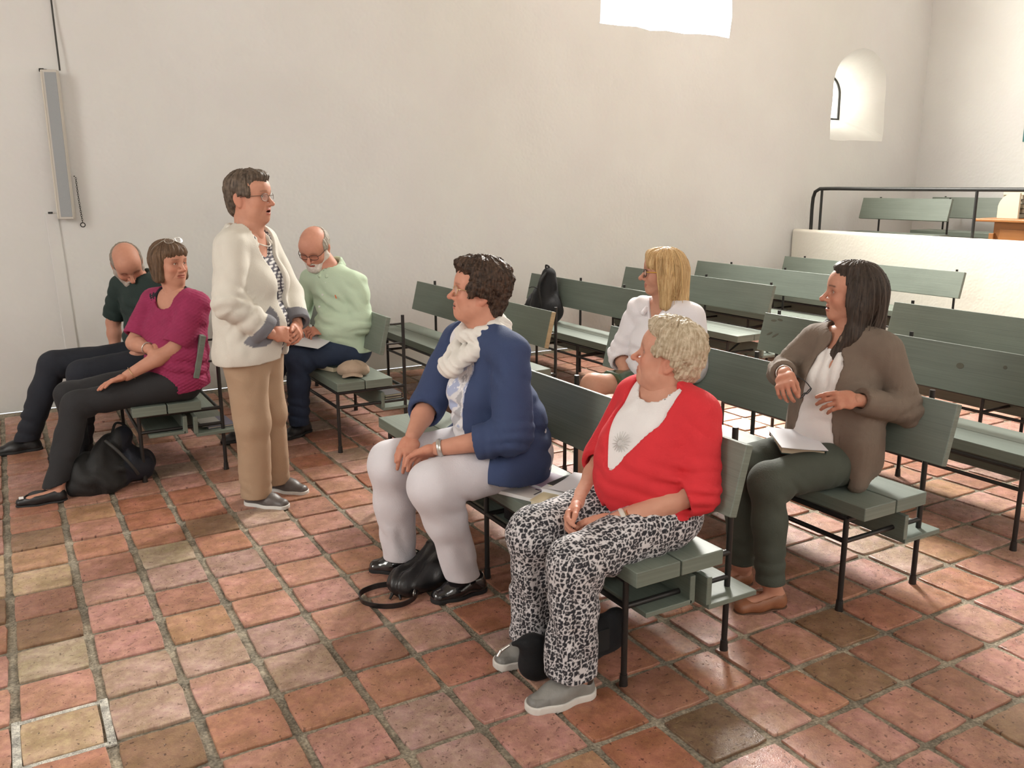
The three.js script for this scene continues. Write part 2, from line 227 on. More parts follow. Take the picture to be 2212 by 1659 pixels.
// a slotted-steel and painted-board church bench; x runs from the front legs back, z along the boards
function bench(label, x, y0, zNear, zFar, o = {}) {
  const zb = o.base ?? (zNear + zFar) / 2, b = thing('church_bench', label, 'bench', [x, y0, zb], 0, o.group ?? 'green church benches in rows'), L = (z) => z - zb;
  const paintA = paint[Math.floor(rnd() * 5)], paintB = paint[Math.floor(rnd() * 5)];
  const sN = L(o.seatNear ?? zNear), sF = L(o.seatFar ?? zFar), kN = L(o.backNear ?? zNear), kF = L(o.backFar ?? zFar), RX = 0.435, T = 0.0105;
  const legs = (o.legs ?? [zNear - 0.05, (zNear + zFar) / 2, zFar + 0.05]).map(L);
  const sx = o.seatX ?? -0.015, wood = (n, g, m = paintA) => part(n, g, m, b);
  wood('seat_board', box(0.173, 0.052, sN - sF, sx + 0.0865, 0.411, (sN + sF) / 2, 0.004)); wood('seat_board', box(0.173, 0.052, sN - sF, sx + 0.266, 0.411, (sN + sF) / 2, 0.004), paintB);
  const back = box(0.03, 0.235, kN - kF, 0, 0, 0, 0.004); back.rotateZ(-0.24); back.translate(0.325, 0.687, (kN + kF) / 2); wood('backrest', back, paintB);
  for (const z of legs) {
    part('leg', [rod([0, 0.0, z], [0, 0.374, z], T), rod([0, 0.0, z], [0, 0.045, z], 0.0155, 0.0125)], tubeBlack, b);
    part('leg', [rod([RX, 0, z], [RX, 0.812, z], T), rod([RX, 0, z], [RX, 0.045, z], 0.0155, 0.0125)], tubeBlack, b);
    part('side_rail', rod([0, 0.372, z], [RX, 0.372, z], T), tubeBlack, b); part('side_rail', rod([0, 0.283, z], [RX, 0.283, z], T * 0.9), tubeBlack, b);
    part('back_bracket', rod([RX, 0.64, z], [0.325, 0.64, z], 0.006), tubeBlack, b); part('back_bracket', rod([RX, 0.76, z], [0.352, 0.76, z], 0.006), tubeBlack, b);
  }
  const z0 = legs[0], z1 = legs[legs.length - 1];
  part('front_rail', rod([0, 0.372, z0], [0, 0.372, z1], T), tubeBlack, b); part('front_rail', rod([0, 0.283, z0], [0, 0.283, z1], T * 0.9), tubeBlack, b);
  part('rear_rail', rod([RX - 0.02, 0.372, z0], [RX - 0.02, 0.372, z1], T * 0.9), tubeBlack, b);
  if (o.brace) { part('brace', rod([0, 0.283, legs[0]], [RX, 0.372, legs[0] - 0.2], 0.008), tubeBlack, b); part('brace', rod([0, 0.283, legs[1]], [RX, 0.372, legs[1] + 0.2], 0.008), tubeBlack, b); }
  const shN = L(o.shelfNear ?? (o.seatNear ?? zNear) - 0.02);                       // book ledge behind the seat
  part('book_ledge', [box(0.215, 0.018, shN - sF, 0.392, 0.238, (shN + sF) / 2, 0.003)], paintB, b);
  part('ledge_board', [box(0.022, 0.098, shN - sF, 0.284, 0.296, (shN + sF) / 2, 0.003)], paintA, b);
  if (o.tray) { const tn = L(o.tray); part('under_seat_tray', [box(0.19, 0.018, 0.62, 0.135, 0.264, tn - 0.31, 0.003)], paintB, b); part('tray_side', [box(0.022, 0.098, 0.62, 0.23, 0.306, tn - 0.31, 0.003)], paintA, b); }
  if (o.raw) for (const [yy, ww, hh, xx] of [[0.687, 0.031, 0.233, 0.325]]) { const e = box(ww, hh, 0.006, 0, 0, 0, 0.001); e.rotateZ(-0.24); e.translate(xx, yy, kN); part('bare_board_end', e, rawWood, b); }
  return b;
}
const B = {};
B.R1 = bench('green bench carrying the women in the red and blue jackets', 1.585, 0, -1.95, -4.07, { legs: [-2.035, -2.962, -3.98], backNear: -1.885, backFar: -4.02, tray: -1.98, seatX: -0.025, shelfNear: -1.96 });
B.R2 = bench('green bench carrying the blonde woman and the woman in the brown cardigan', 2.605, 0, -1.955, -4.02, { legs: [-2.032, -2.95, -3.93], backNear: -1.862, backFar: -3.98, seatX: 0.0, shelfNear: -1.98 });
B.R3 = bench('empty green bench directly behind the woman in the brown cardigan', 3.715, 0, -1.9, -3.92, { legs: [-2.02, -2.93, -3.86], backNear: -1.85, backFar: -3.885, seatX: 0.0, brace: true });
B.R4 = bench('empty green bench next to the parapet, second row behind the brown cardigan', 4.815, 0, -1.85, -3.8, { legs: [-1.95, -2.9, -3.72], backFar: -3.79 });
B.L1 = bench('green bench carrying the dark-shirted man and the woman in magenta', 0.535, 0, -4.905, -6.9, { legs: [-4.965, -5.8, -6.75], backNear: -4.86, tray: -4.93, seatX: -0.035 });
B.L2 = bench('green bench with a beige cap lying on its end', 1.64, 0, -4.905, -6.9, { legs: [-4.935, -5.85, -6.75], backNear: -4.955, seatX: -0.01 });
B.L3 = bench('empty green bench behind the cap bench, bare wood on its board end', 2.615, 0, -4.62, -6.86, { legs: [-4.72, -5.7, -6.55], backNear: -4.615, backFar: -6.69, raw: true });
B.L4 = bench('green bench with a black backpack leaning on it', 3.755, 0, -4.75, -6.85, { legs: [-4.85, -5.5, -6.1], backFar: -6.74, seatFar: -6.9, brace: true });
B.L5 = bench('empty green bench behind the backpack bench', 4.83, 0, -4.88, -6.85, { legs: [-5.0, -5.75, -6.5], backFar: -6.77, brace: true });
B.L6 = bench('empty green bench, second row behind the backpack bench', 5.84, 0, -4.8, -6.95, { legs: [-4.95, -5.8, -6.5], backFar: -6.89, brace: true });
B.L7 = bench('empty green bench standing right in front of the parapet', 6.99, 0, -4.72, -6.85, { legs: [-4.85, -5.8, -6.6], backNear: -4.71, backFar: -6.79 });
B.P1 = bench('short green bench on the platform behind the railing', 8.27, 0.6, -5.76, -6.86, { legs: [-5.85, -6.7], group: 'green benches on the platform' });
B.P2 = bench('rearmost green bench against the end wall of the platform', 9.15, 0.6, -5.0, -6.6, { legs: [-5.1, -6.5], group: 'green benches on the platform' });
// ---------- railing on the parapet ----------
{
  const r = thing('railing', 'black tubular steel railing standing on the white parapet', 'railing', [7.86, 1.06, -4]), z = (v) => v + 4;
  const top = [[0, 0.0, z(-6.93)], [0, 0.30, z(-6.93)], [0, 0.40, z(-6.915)], [0, 0.442, z(-6.87)], [0, 0.45, z(-6.78)], [0, 0.45, z(-6)], [0, 0.45, z(-4)], [0, 0.45, z(-1)]];
  part('top_rail', new THREE.TubeGeometry(new THREE.CatmullRomCurve3(top.map((p) => V(...p)), false, 'centripetal'), 90, 0.019, 12), ironDark, r);
  for (const zz of [-6.81, -5.02, -3.4, -1.9]) part('post', [rod([0, -0.01, z(zz)], [0, 0.45, z(zz)], 0.014), box(0.07, 0.006, 0.07, 0, 0.003, z(zz), 0.002)], ironDark, r);
}
// ---------- soft shapes: distance fields meshed with surface nets ----------
const add3 = (a, b, s = 1) => [a[0] + b[0] * s, a[1] + b[1] * s, a[2] + b[2] * s];
const sub3 = (a, b) => [a[0] - b[0], a[1] - b[1], a[2] - b[2]];
const mul3 = (a, s) => [a[0] * s, a[1] * s, a[2] * s];
const dot3 = (a, b) => a[0] * b[0] + a[1] * b[1] + a[2] * b[2];
const len3 = (a) => Math.hypot(a[0], a[1], a[2]);
const nrm3 = (a) => { const l = len3(a) || 1; return [a[0] / l, a[1] / l, a[2] / l]; };
const crs3 = (a, b) => [a[1] * b[2] - a[2] * b[1], a[2] * b[0] - a[0] * b[2], a[0] * b[1] - a[1] * b[0]];
const lerp3 = (a, b, t) => [mix(a[0], b[0], t), mix(a[1], b[1], t), mix(a[2], b[2], t)];
// tapered capsule a-b, widened k times along the unit axis w
function cap(a, b, ra, rb = ra, k = 0.03, w = null, ka = 1, kb = ka) { const d = sub3(b, a); return { T: 0, a, d, l: dot3(d, d) || 1e-9, ra, rb, k, w, ka, kb, R: Math.max(ra, rb) * Math.max(1, ka, kb) }; }
// ellipsoid with half axes r along unit axes X, Y, Z
function ell(c, r, k = 0.03, X = [1, 0, 0], Y = [0, 1, 0], Z = [0, 0, 1]) { return { T: 1, a: c, r, k, X, Y, Z, R: Math.max(...r) }; }
function primD(q, x, y, z) {
  let px = x - q.a[0], py = y - q.a[1], pz = z - q.a[2];
  if (q.T === 0) {
    const d = q.d; let h = (px * d[0] + py * d[1] + pz * d[2]) / q.l; h = h < 0 ? 0 : h > 1 ? 1 : h;
    px -= d[0] * h; py -= d[1] * h; pz -= d[2] * h;
    if (q.w) { const w = q.w, kk = q.ka + (q.kb - q.ka) * h, s = (px * w[0] + py * w[1] + pz * w[2]) * (1 - 1 / kk); px -= w[0] * s; py -= w[1] * s; pz -= w[2] * s; }
    return Math.sqrt(px * px + py * py + pz * pz) - (q.ra + (q.rb - q.ra) * h);
  }
  const u = (px * q.X[0] + py * q.X[1] + pz * q.X[2]) / q.r[0], v = (px * q.Y[0] + py * q.Y[1] + pz * q.Y[2]) / q.r[1], w = (px * q.Z[0] + py * q.Z[1] + pz * q.Z[2]) / q.r[2];
  const k0 = Math.sqrt(u * u + v * v + w * w); if (k0 < 1e-6) return -Math.min(q.r[0], q.r[1], q.r[2]);
  const a = u / q.r[0], b = v / q.r[1], c = w / q.r[2]; return k0 * (k0 - 1) / Math.sqrt(a * a + b * b + c * c);
}
const smin = (a, b, k) => { const h = k - Math.abs(a - b); return h > 0 ? Math.min(a, b) - h * h / (4 * k) : Math.min(a, b); };
const smax = (a, b, k) => -smin(-a, -b, k);
function field(prims) { const n = prims.length; return (x, y, z) => { let d = primD(prims[0], x, y, z); for (let i = 1; i < n; i++) { const q = prims[i]; d = smin(d, primD(q, x, y, z), q.k); } return d; }; }
function boundsOf(prims, pad) {
  const lo = [1e9, 1e9, 1e9], hi = [-1e9, -1e9, -1e9];
  for (const q of prims) for (const e of q.T === 0 ? [q.a, add3(q.a, q.d)] : [q.a]) for (let k = 0; k < 3; k++) { lo[k] = Math.min(lo[k], e[k] - q.R - pad); hi[k] = Math.max(hi[k], e[k] + q.R + pad); }
  return [lo, hi];
}
function netMesh(f, lo, hi, h, color) {
  const nx = Math.ceil((hi[0] - lo[0]) / h) + 2, ny = Math.ceil((hi[1] - lo[1]) / h) + 2, nz = Math.ceil((hi[2] - lo[2]) / h) + 2, B = 6, G = new Float32Array(nx * ny * nz).fill(1), sx = 1, sy = nx, sz = nx * ny;
  const reach = B * h * 0.88 + h;
  for (let k = 0; k < nz; k += B) for (let j = 0; j < ny; j += B) for (let i = 0; i < nx; i += B) {
    const c = f(lo[0] + (i + B / 2 - 0.5) * h, lo[1] + (j + B / 2 - 0.5) * h, lo[2] + (k + B / 2 - 0.5) * h), i1 = Math.min(i + B, nx), j1 = Math.min(j + B, ny), k1 = Math.min(k + B, nz), skip = Math.abs(c) > reach * 1.25;
    if (skip && c > 0) continue;
    for (let kk = k; kk < k1; kk++) for (let jj = j; jj < j1; jj++) for (let ii = i; ii < i1; ii++) G[ii + jj * sy + kk * sz] = skip ? -1 : f(lo[0] + ii * h, lo[1] + jj * h, lo[2] + kk * h);
  }
  const id = new Int32Array(nx * ny * nz).fill(-1), pos = [], E = [[0, 1], [0, 2], [0, 4], [1, 3], [1, 5], [2, 3], [2, 6], [3, 7], [4, 5], [4, 6], [5, 7], [6, 7]], off = [0, sx, sy, sx + sy, sz, sx + sz, sy + sz, sx + sy + sz], g = new Float64Array(8);
  for (let k = 0; k < nz - 1; k++) for (let j = 0; j < ny - 1; j++) for (let i = 0; i < nx - 1; i++) {
    const o = i + j * sy + k * sz; let m = 0; for (let q = 0; q < 8; q++) { g[q] = G[o + off[q]]; if (g[q] < 0) m |= 1 << q; }
    if (m === 0 || m === 255) continue; let x = 0, y = 0, z = 0, n = 0;
    for (const [a, b] of E) { const ga = g[a], gb = g[b]; if ((ga < 0) === (gb < 0)) continue; const t = ga / (ga - gb); x += (a & 1) + t * ((b & 1) - (a & 1)); y += ((a >> 1) & 1) + t * (((b >> 1) & 1) - ((a >> 1) & 1)); z += (a >> 2) + t * ((b >> 2) - (a >> 2)); n++; }
    id[o] = pos.length / 3; pos.push(lo[0] + (i + x / n) * h, lo[1] + (j + y / n) * h, lo[2] + (k + z / n) * h);
  }
  const idx = []; const quad = (a, b, c, d, flip) => { if (a < 0 || b < 0 || c < 0 || d < 0) return; flip ? idx.push(a, c, b, a, d, c) : idx.push(a, b, c, a, c, d); };
  for (let k = 1; k < nz - 1; k++) for (let j = 1; j < ny - 1; j++) for (let i = 1; i < nx - 1; i++) {
    const o = i + j * sy + k * sz, s = G[o] < 0;
    if (s !== (G[o + sx] < 0)) quad(id[o - sy - sz], id[o - sz], id[o], id[o - sy], !s);
    if (s !== (G[o + sy] < 0)) quad(id[o - sx - sz], id[o - sx], id[o], id[o - sz], !s);
    if (s !== (G[o + sz] < 0)) quad(id[o - sx - sy], id[o - sy], id[o], id[o - sx], !s);
  }
  const geo = new THREE.BufferGeometry(); geo.setAttribute('position', new THREE.Float32BufferAttribute(pos, 3)); geo.setIndex(idx); geo.computeVertexNormals();
  paintGeo(geo, color); return geo;
}
// vertex colours (linear); uv in metres, laid out by each face's main direction (vertices on a seam are doubled)
function paintGeo(geo, color) {
  if (!geo.index) { const n = geo.attributes.position.count, id = new Uint32Array(n); for (let i = 0; i < n; i++) id[i] = i; geo.setIndex(new THREE.BufferAttribute(id, 1)); }
  const p = geo.attributes.position.array, q = geo.attributes.normal.array, I = geo.index.array, n = p.length / 3, map = [new Int32Array(n).fill(-1), new Int32Array(n).fill(-1), new Int32Array(n).fill(-1)], P = [], N = [], U = [], C = [], out = new Uint32Array(I.length);
  for (let t = 0; t < I.length; t += 3) {
    const a = I[t] * 3, b = I[t + 1] * 3, c = I[t + 2] * 3, nx = Math.abs(q[a] + q[b] + q[c]), ny = Math.abs(q[a + 1] + q[b + 1] + q[c + 1]), nz = Math.abs(q[a + 2] + q[b + 2] + q[c + 2]), k = nx >= ny && nx >= nz ? 0 : ny >= nz ? 1 : 2;
    for (let e = 0; e < 3; e++) { const v = I[t + e]; let w = map[k][v]; if (w < 0) { w = map[k][v] = P.length / 3; const x = p[v * 3], y = p[v * 3 + 1], z = p[v * 3 + 2]; P.push(x, y, z); N.push(q[v * 3], q[v * 3 + 1], q[v * 3 + 2]); k === 0 ? U.push(z, y) : k === 1 ? U.push(x, z) : U.push(x, y); if (color) { const g = color(x, y, z, q[v * 3], q[v * 3 + 1], q[v * 3 + 2]); C.push(g[0], g[1], g[2]); } } out[t + e] = w; }
  }
  geo.setAttribute('position', new THREE.Float32BufferAttribute(P, 3)); geo.setAttribute('normal', new THREE.Float32BufferAttribute(N, 3)); geo.setAttribute('uv', new THREE.Float32BufferAttribute(U, 2)); geo.setIndex(new THREE.BufferAttribute(out, 1)); if (color) geo.setAttribute('color', new THREE.Float32BufferAttribute(C, 3)); return geo;
}
const noise3 = (x, y, z) => perlin.noise(x + 31.7, y + 17.3, z + 53.1);
// cloth creases: ripples around places where cloth bunches, plus a broad uneven drape
function creases(list, base = 0.004, freq = 7) {
  return (x, y, z) => {
    let d = 1.7 * base * (noise3(x * freq, y * freq * 0.7, z * freq) + 0.4 * noise3(x * freq * 2.3, y * freq * 1.6, z * freq * 2.3));
    for (const c of list) { const dx = x - c.c[0], dy = y - c.c[1], dz = z - c.c[2], r2 = (dx * dx + dy * dy + dz * dz) / (c.r * c.r); if (r2 > 4) continue; const ph = (dx * c.n[0] + dy * c.n[1] + dz * c.n[2]) * c.f * 6.283 + 2.2 * noise3(x * 9, y * 9, z * 9 + c.f); d += 1.75 * c.amp * Math.exp(-r2 * 1.2) * (Math.pow(0.5 + 0.5 * Math.sin(ph), 1.6) - 0.4); }
    return d;
  };
}
// cloth: the body's field grown by t, less the cut regions, joined with further pieces (sleeves) that have cuts of their own, then creased
function cloth(prims, { grow = 0, h = 0.007, cuts = [], fold = null, color = null, pad = 0.03, extra = null, pieces = [], k = 0.013 }) {
  const f0 = field(prims), [lo, hi] = boundsOf([...prims, ...pieces.flatMap((q) => q.P)], Math.abs(grow) + pad), sub = pieces.map((q) => ({ f: field(q.P), c: q.cuts, b: boundsOf(q.P, 0.08) }));
  const f = (x, y, z) => {
    let d = f0(x, y, z) - grow, w = null; const crease = (e) => (fold && e < 0.03 && e > -0.03 ? e + (w ??= fold(x, y, z)) : e);
    if (d < 0.06) { d = crease(d); if (extra) d = extra(d, x, y, z); for (const c of cuts) d = Math.max(d, c(x, y, z)); }
    for (const s of sub) { const b = s.b; if (x < b[0][0] || y < b[0][1] || z < b[0][2] || x > b[1][0] || y > b[1][1] || z > b[1][2]) continue; let e = s.f(x, y, z) - grow; if (e < 0.06) { e = crease(e); for (const c of s.c) e = Math.max(e, c(x, y, z)); } d = smin(d, e, k); }
    return d;
  };
  return netMesh(f, lo, hi, h, color);
}
const planeCut = (c, n) => { n = nrm3(n); return (x, y, z) => (x - c[0]) * n[0] + (y - c[1]) * n[1] + (z - c[2]) * n[2]; };
const insideCut = (prims, r = 0) => { const f = field(prims); return (x, y, z) => -(f(x, y, z) - r); };
const limbCut = (c, n, r = 0.12) => { n = nrm3(n); return (x, y, z) => { const dx = x - c[0], dy = y - c[1], dz = z - c[2]; return Math.min(dx * n[0] + dy * n[1] + dz * n[2], r - Math.sqrt(dx * dx + dy * dy + dz * dz)); }; };
// ---------- people: shared anatomy ----------
const weave = tex(256, (u, v) => 0.5 + 0.25 * Math.sin(u * 6.2832 * 64) * Math.sin(v * 6.2832 * 64) + 0.4 * (tnoise(u, v, 64, 301) - 0.5));
const clothMat = (o) => new THREE.MeshPhysicalMaterial({ vertexColors: true, roughness: 0.85, bumpMap: withRepeat(weave, 6), bumpScale: 0.0012, sheen: 0.25, sheenRoughness: 0.6, sheenColor: lin(0.3, 0.3, 0.3), ...o });
const skinBump = tex(256, (u, v) => 0.5 + 0.5 * (tfbm(u, v, 24, 311, 4) - 0.5) + 0.3 * (tnoise(u, v, 110, 313) - 0.5));
const skinMat = new THREE.MeshPhysicalMaterial({ vertexColors: true, roughness: 0.52, bumpMap: withRepeat(skinBump, 9), bumpScale: 0.0004, sheen: 0.15, sheenColor: lin(0.5, 0.25, 0.2), specularIntensity: 0.45 });
const hairMat = new THREE.MeshPhysicalMaterial({ vertexColors: true, roughness: 0.55, specularIntensity: 0.5 });
const leatherMat = new THREE.MeshPhysicalMaterial({ vertexColors: true, roughness: 0.42, clearcoat: 0.15, clearcoatRoughness: 0.4, bumpMap: withRepeat(skinBump, 14), bumpScale: 0.0008 });
const eyeMat = new THREE.MeshPhysicalMaterial({ vertexColors: true, roughness: 0.12, clearcoat: 0.6, clearcoatRoughness: 0.05 });
const lensMat = new THREE.MeshPhysicalMaterial({ color: 0xffffff, transmission: 1, thickness: 0, roughness: 0.02, ior: 1.5 });
const goldMat = std({ color: lin(0.62, 0.48, 0.26), metalness: 0.9, roughness: 0.3 });
const silverMat = std({ color: lin(0.62, 0.61, 0.58), metalness: 0.9, roughness: 0.28 });
const flat = (c) => () => c;
const mottled = (c, amp = 0.06, fr = 9) => (x, y, z) => { const k = 1 + amp * (noise3(x * fr, y * fr, z * fr) + 0.6 * noise3(x * fr * 3, y * fr * 3, z * fr * 3)); return [c[0] * k, c[1] * k, c[2] * k]; };

// head frame: origin between the eyes' line and the ears, x to the person's left, y up, z forward
function frame(pos, fwd, up = [0, 1, 0], scale = 1) {
  const Z = nrm3(fwd), X = nrm3(crs3(up, Z)), Y = crs3(Z, X);
  const M = new THREE.Matrix4().makeBasis(V(...X), V(...Y), V(...Z)).scale(V(scale, scale, scale)).setPosition(...pos), I = M.clone().invert();
  return { M, X, Y, Z, toLocal: (p) => V(...p).applyMatrix4(I).toArray(), toWorld: (p) => V(...p).applyMatrix4(M).toArray() };
}
function headGeo(o) {
  const w = o.wide ?? 1, jw = o.jaw ?? 1, ns = o.nose ?? 1, ck = o.cheek ?? 1, mo = o.mouthOpen ?? 0, chin = o.chin ?? 1, eo = o.eyeOpen ?? 0.0064, smile = o.smile ?? 0;
  const P = [
    ell([0, 0.030, -0.012], [0.0725 * w, 0.084, 0.094], 0.03),
    ell([0, -0.026, 0.026], [0.0585 * w, 0.080, 0.055], 0.03),
    ell([0, 0.035, 0.045], [0.058 * w, 0.05, 0.045], 0.03),
    cap([-0.050 * w * jw, -0.052, 0.0], [-0.016, -0.094 * chin, 0.054], 0.019, 0.015, 0.025), cap([0.050 * w * jw, -0.052, 0.0], [0.016, -0.094 * chin, 0.054], 0.019, 0.015, 0.025),
    ell([0, -0.094 * chin, 0.064], [0.020, 0.016, 0.017], 0.02),
    ell([-0.036 * w, -0.032, 0.052], [0.024 * ck, 0.024 * ck, 0.025], 0.025), ell([0.036 * w, -0.032, 0.052], [0.024 * ck, 0.024 * ck, 0.025], 0.025),
    cap([-0.040 * w, 0.016, 0.064], [-0.010, 0.013, 0.080], 0.0085, 0.008, 0.016), cap([0.040 * w, 0.016, 0.064], [0.010, 0.013, 0.080], 0.0085, 0.008, 0.016),
    ell([0, -0.064, 0.070], [0.028, 0.022, 0.017], 0.02),
  ];
  if (o.jowl) P.push(ell([-0.038 * w, -0.075, 0.03], [0.024 * o.jowl, 0.024 * o.jowl, 0.028], 0.03), ell([0.038 * w, -0.075, 0.03], [0.024 * o.jowl, 0.024 * o.jowl, 0.028], 0.03), ell([0, -0.100, 0.03], [0.035 * o.jowl, 0.018 * o.jowl, 0.032], 0.03));
  if (o.neckTo) { const q = o.neckTo; P.push(cap([0, -0.045, -0.022], q, o.neckR ?? 0.052, (o.neckR ?? 0.052) * 1.12, o.neckK ?? 0.03, [1, 0, 0], 1.05)); P.push(cap([0, -0.085, 0.02], lerp3([0, -0.045, -0.022], add3(q, [0, 0, 0.02]), 0.9), 0.020, 0.028, o.neckK ?? 0.03)); }
  const base = field(P), lip = o.lip ?? 1;
  const nose = field([cap([0, 0.008, 0.080], [0, -0.031, 0.105 + 0.04 * (ns - 1)], 0.0068, 0.0088 * ns, 0.01), ell([0, -0.034, 0.1055 + 0.04 * (ns - 1)], [0.0105 * ns, 0.0092 * ns, 0.0105], 0.008), ell([-0.0115 * ns, -0.037, 0.088], [0.0080, 0.0070, 0.012], 0.008), ell([0.0115 * ns, -0.037, 0.088], [0.0080, 0.0070, 0.012], 0.008)]);
  const mw = 0.023 * (o.mouthW ?? 1), my = -0.066;
  const cy = (x) => my + smile * 60 * x * x * 0.2;
  const lipsU = (x, y, z) => { const c = cy(x); const k = 1 - (x / mw) * (x / mw); if (k < -0.5) return 1; return Math.hypot((y - c - 0.0042 - mo * 0.5) * 1.15, z - (0.0835 - 26 * 0.0 - 8 * x * x)) - 0.0062 * lip * Math.max(0.15, k); };
  const lipsL = (x, y, z) => { const c = cy(x); const k = 1 - (x / mw) * (x / mw); if (k < -0.5) return 1; return Math.hypot((y - c + 0.0052 + mo * 0.5) * 1.05, z - (0.0825 - 8 * x * x)) - 0.0072 * lip * Math.max(0.15, k); };
  const ear = (sgn) => { const c = [sgn * 0.0735 * w, -0.012, -0.016], Y = nrm3([sgn * 0.10, 1, -0.22]), X = nrm3([sgn * 1, 0, 0.42]), Z = crs3(X, Y), a = ell(c, [0.0085, 0.031, 0.0195], 0.008, X, Y, Z), b = ell(add3(add3(c, X, sgn * 0.0075 * (X[0] * sgn > 0 ? 1 : -1)), Z, 0.004), [0.006, 0.016, 0.010], 0.004, X, Y, Z), lobe = ell(add3(c, [0, -0.026, 0.005]), [0.006, 0.010, 0.009], 0.008); return (x, y, z) => smax(smin(primD(a, x, y, z), primD(lobe, x, y, z), 0.008), -primD(b, x, y, z), 0.004); };
  const eL = ear(1), eR = ear(-1), er = 0.0125, lookX = o.lookX ?? 0;
  const f = (x, y, z) => {
    let d = base(x, y, z); const ax = Math.abs(x);
    if (z > 0.03) {
      const sock = Math.hypot((ax - 0.031) / 1.25, (y - 0.001) / 0.95, (z - 0.095)) - 0.0175; d = smax(d, -sock, 0.013);
      d = smin(d, nose(x, y, z), 0.011);
      const e = Math.hypot(ax - 0.0305, y - 0.0, z - 0.0665); let lid = e - er - 0.0016; const slit = Math.max(Math.abs(y + 0.0005 + 90 * (ax - 0.0305) * (ax - 0.0305) * 0.1) - eo * (1 - Math.pow(Math.abs(ax - 0.0305) / 0.0135, 2)), 0.066 - z); lid = smax(lid, -slit, 0.0012); d = smin(d, lid, 0.004);
      if (y < -0.045 && y > -0.09) { d = smin(d, lipsU(x, y, z), 0.006); d = smin(d, lipsL(x, y, z), 0.006); const c = cy(x), line = Math.max(Math.abs(y - c) - (0.0009 + mo * 0.5 * Math.max(0, 1 - (x / mw) * (x / mw))), Math.abs(x) - mw * 1.02, 0.068 - z); d = smax(d, -line, 0.0025); }
      const fold = Math.abs((ax - 0.024) * 0.85 - (-(y + 0.042)) * 0.42); if (o.age && y < -0.036 && y > -0.078) d += o.age * 0.0018 * Math.exp(-fold * fold / 6e-6);
      if (o.age && y > 0.03) d += o.age * 0.0005 * Math.sin(y * 900) * sstep(0.03, 0.045, y) * sstep(0.085, 0.06, y);
      if (o.age && y < 0 && y > -0.026) d += o.age * 0.0009 * Math.exp(-Math.pow((Math.hypot(ax - 0.031, y + 0.002) - 0.0185) / 0.0022, 2));
    }
    d = smin(d, eL(x, y, z), 0.006); d = smin(d, eR(x, y, z), 0.006);
    return d;
  };
  const S = o.skin, hairC = o.brow ?? [0.1, 0.06, 0.04], lipC = o.lipC ?? [S[0] * 0.78, S[1] * 0.52, S[2] * 0.55], blush = o.blush ?? 0.5;
  const color = (x, y, z) => {
    const ax = Math.abs(x), n = 0.05 * noise3(x * 60, y * 60, z * 60) + 0.06 * noise3(x * 18, y * 18, z * 18); let c = [S[0] * (1 + n), S[1] * (1 + n * 1.3), S[2] * (1 + n * 1.3)];
    const t = (q, k) => { c = lerp3(c, q, clamp(k, 0, 1)); };
    if (z > 0.02) {
      t([S[0] * 1.03, S[1] * 0.74, S[2] * 0.70], blush * Math.exp(-(Math.pow((ax - 0.040) / 0.022, 2) + Math.pow((y + 0.028) / 0.022, 2))));
      t([S[0] * 1.0, S[1] * 0.74, S[2] * 0.70], blush * Math.exp(-(Math.pow(ax / 0.016, 2) + Math.pow((y + 0.034) / 0.014, 2))) * sstep(0.085, 0.098, z));
      t([S[0] * 0.72, S[1] * 0.60, S[2] * 0.58], 0.55 * Math.exp(-Math.pow((Math.hypot((ax - 0.031) / 1.3, y + 0.002) - 0.010) / 0.006, 2)));  // eyelid shading: shade round the eyes put into the skin colour
      { const ex = (ax - 0.0305) / 0.0145, ed = eo * (1 - ex * ex), yy = y + 0.0005; if (Math.abs(ex) < 1.1 && z > 0.066) { t([0.03, 0.02, 0.015], 0.75 * Math.exp(-Math.pow((yy - ed - 0.0008) / 0.0011, 2))); t([0.10, 0.05, 0.04], 0.35 * Math.exp(-Math.pow((yy + ed + 0.0006) / 0.0010, 2))); } }
      const br = Math.exp(-Math.pow((y - (0.0235 - 0.10 * Math.max(0, ax - 0.036) - 0.05 * Math.max(0, 0.03 - ax))) / 0.0032, 2)) * sstep(0.012, 0.017, ax) * sstep(0.054, 0.046, ax); t(hairC, Math.min(1, (o.browK ?? 0.7) * 1.25) * br * (0.8 + 0.4 * noise3(x * 300, y * 90, z * 100)));
      const ly = y - cy(x), lk = 1 - (x / mw) * (x / mw); if (lk > 0 && z > 0.07 && Math.abs(ly) < 0.0125 + mo) t(lipC, 0.85 * sstep(0, 0.15, lk) * sstep(0.0118 + mo * 0.5, 0.0095 + mo * 0.5, Math.abs(ly + 0.0008)));
      if (mo > 0 && lk > 0 && z > 0.05 && Math.abs(ly) < 0.0015 + mo * 0.45 * lk) t([0.10, 0.03, 0.03], 0.8);
    }
    if (Math.abs(ax - 0.074 * w) < 0.02 && Math.abs(y + 0.012) < 0.04 && Math.abs(z + 0.016) < 0.03) t([S[0] * 1.0, S[1] * 0.72, S[2] * 0.68], 0.4 * blush + 0.2);
    if (o.stubble) { const m = sstep(-0.045, -0.062, y) * sstep(-0.01, 0.02, z + (-(y + 0.06)) * 0.2) ; t(o.stubble.c, m * o.stubble.k * (0.75 + 0.5 * noise3(x * 220, y * 220, z * 220))); }
    if (o.mark) for (const m of o.mark) t([S[0] * 0.5, S[1] * 0.35, S[2] * 0.35], Math.exp(-(Math.pow(x - m[0], 2) + Math.pow(y - m[1], 2) + Math.pow(z - m[2], 2)) / (m[3] * m[3])));
    return c;
  };
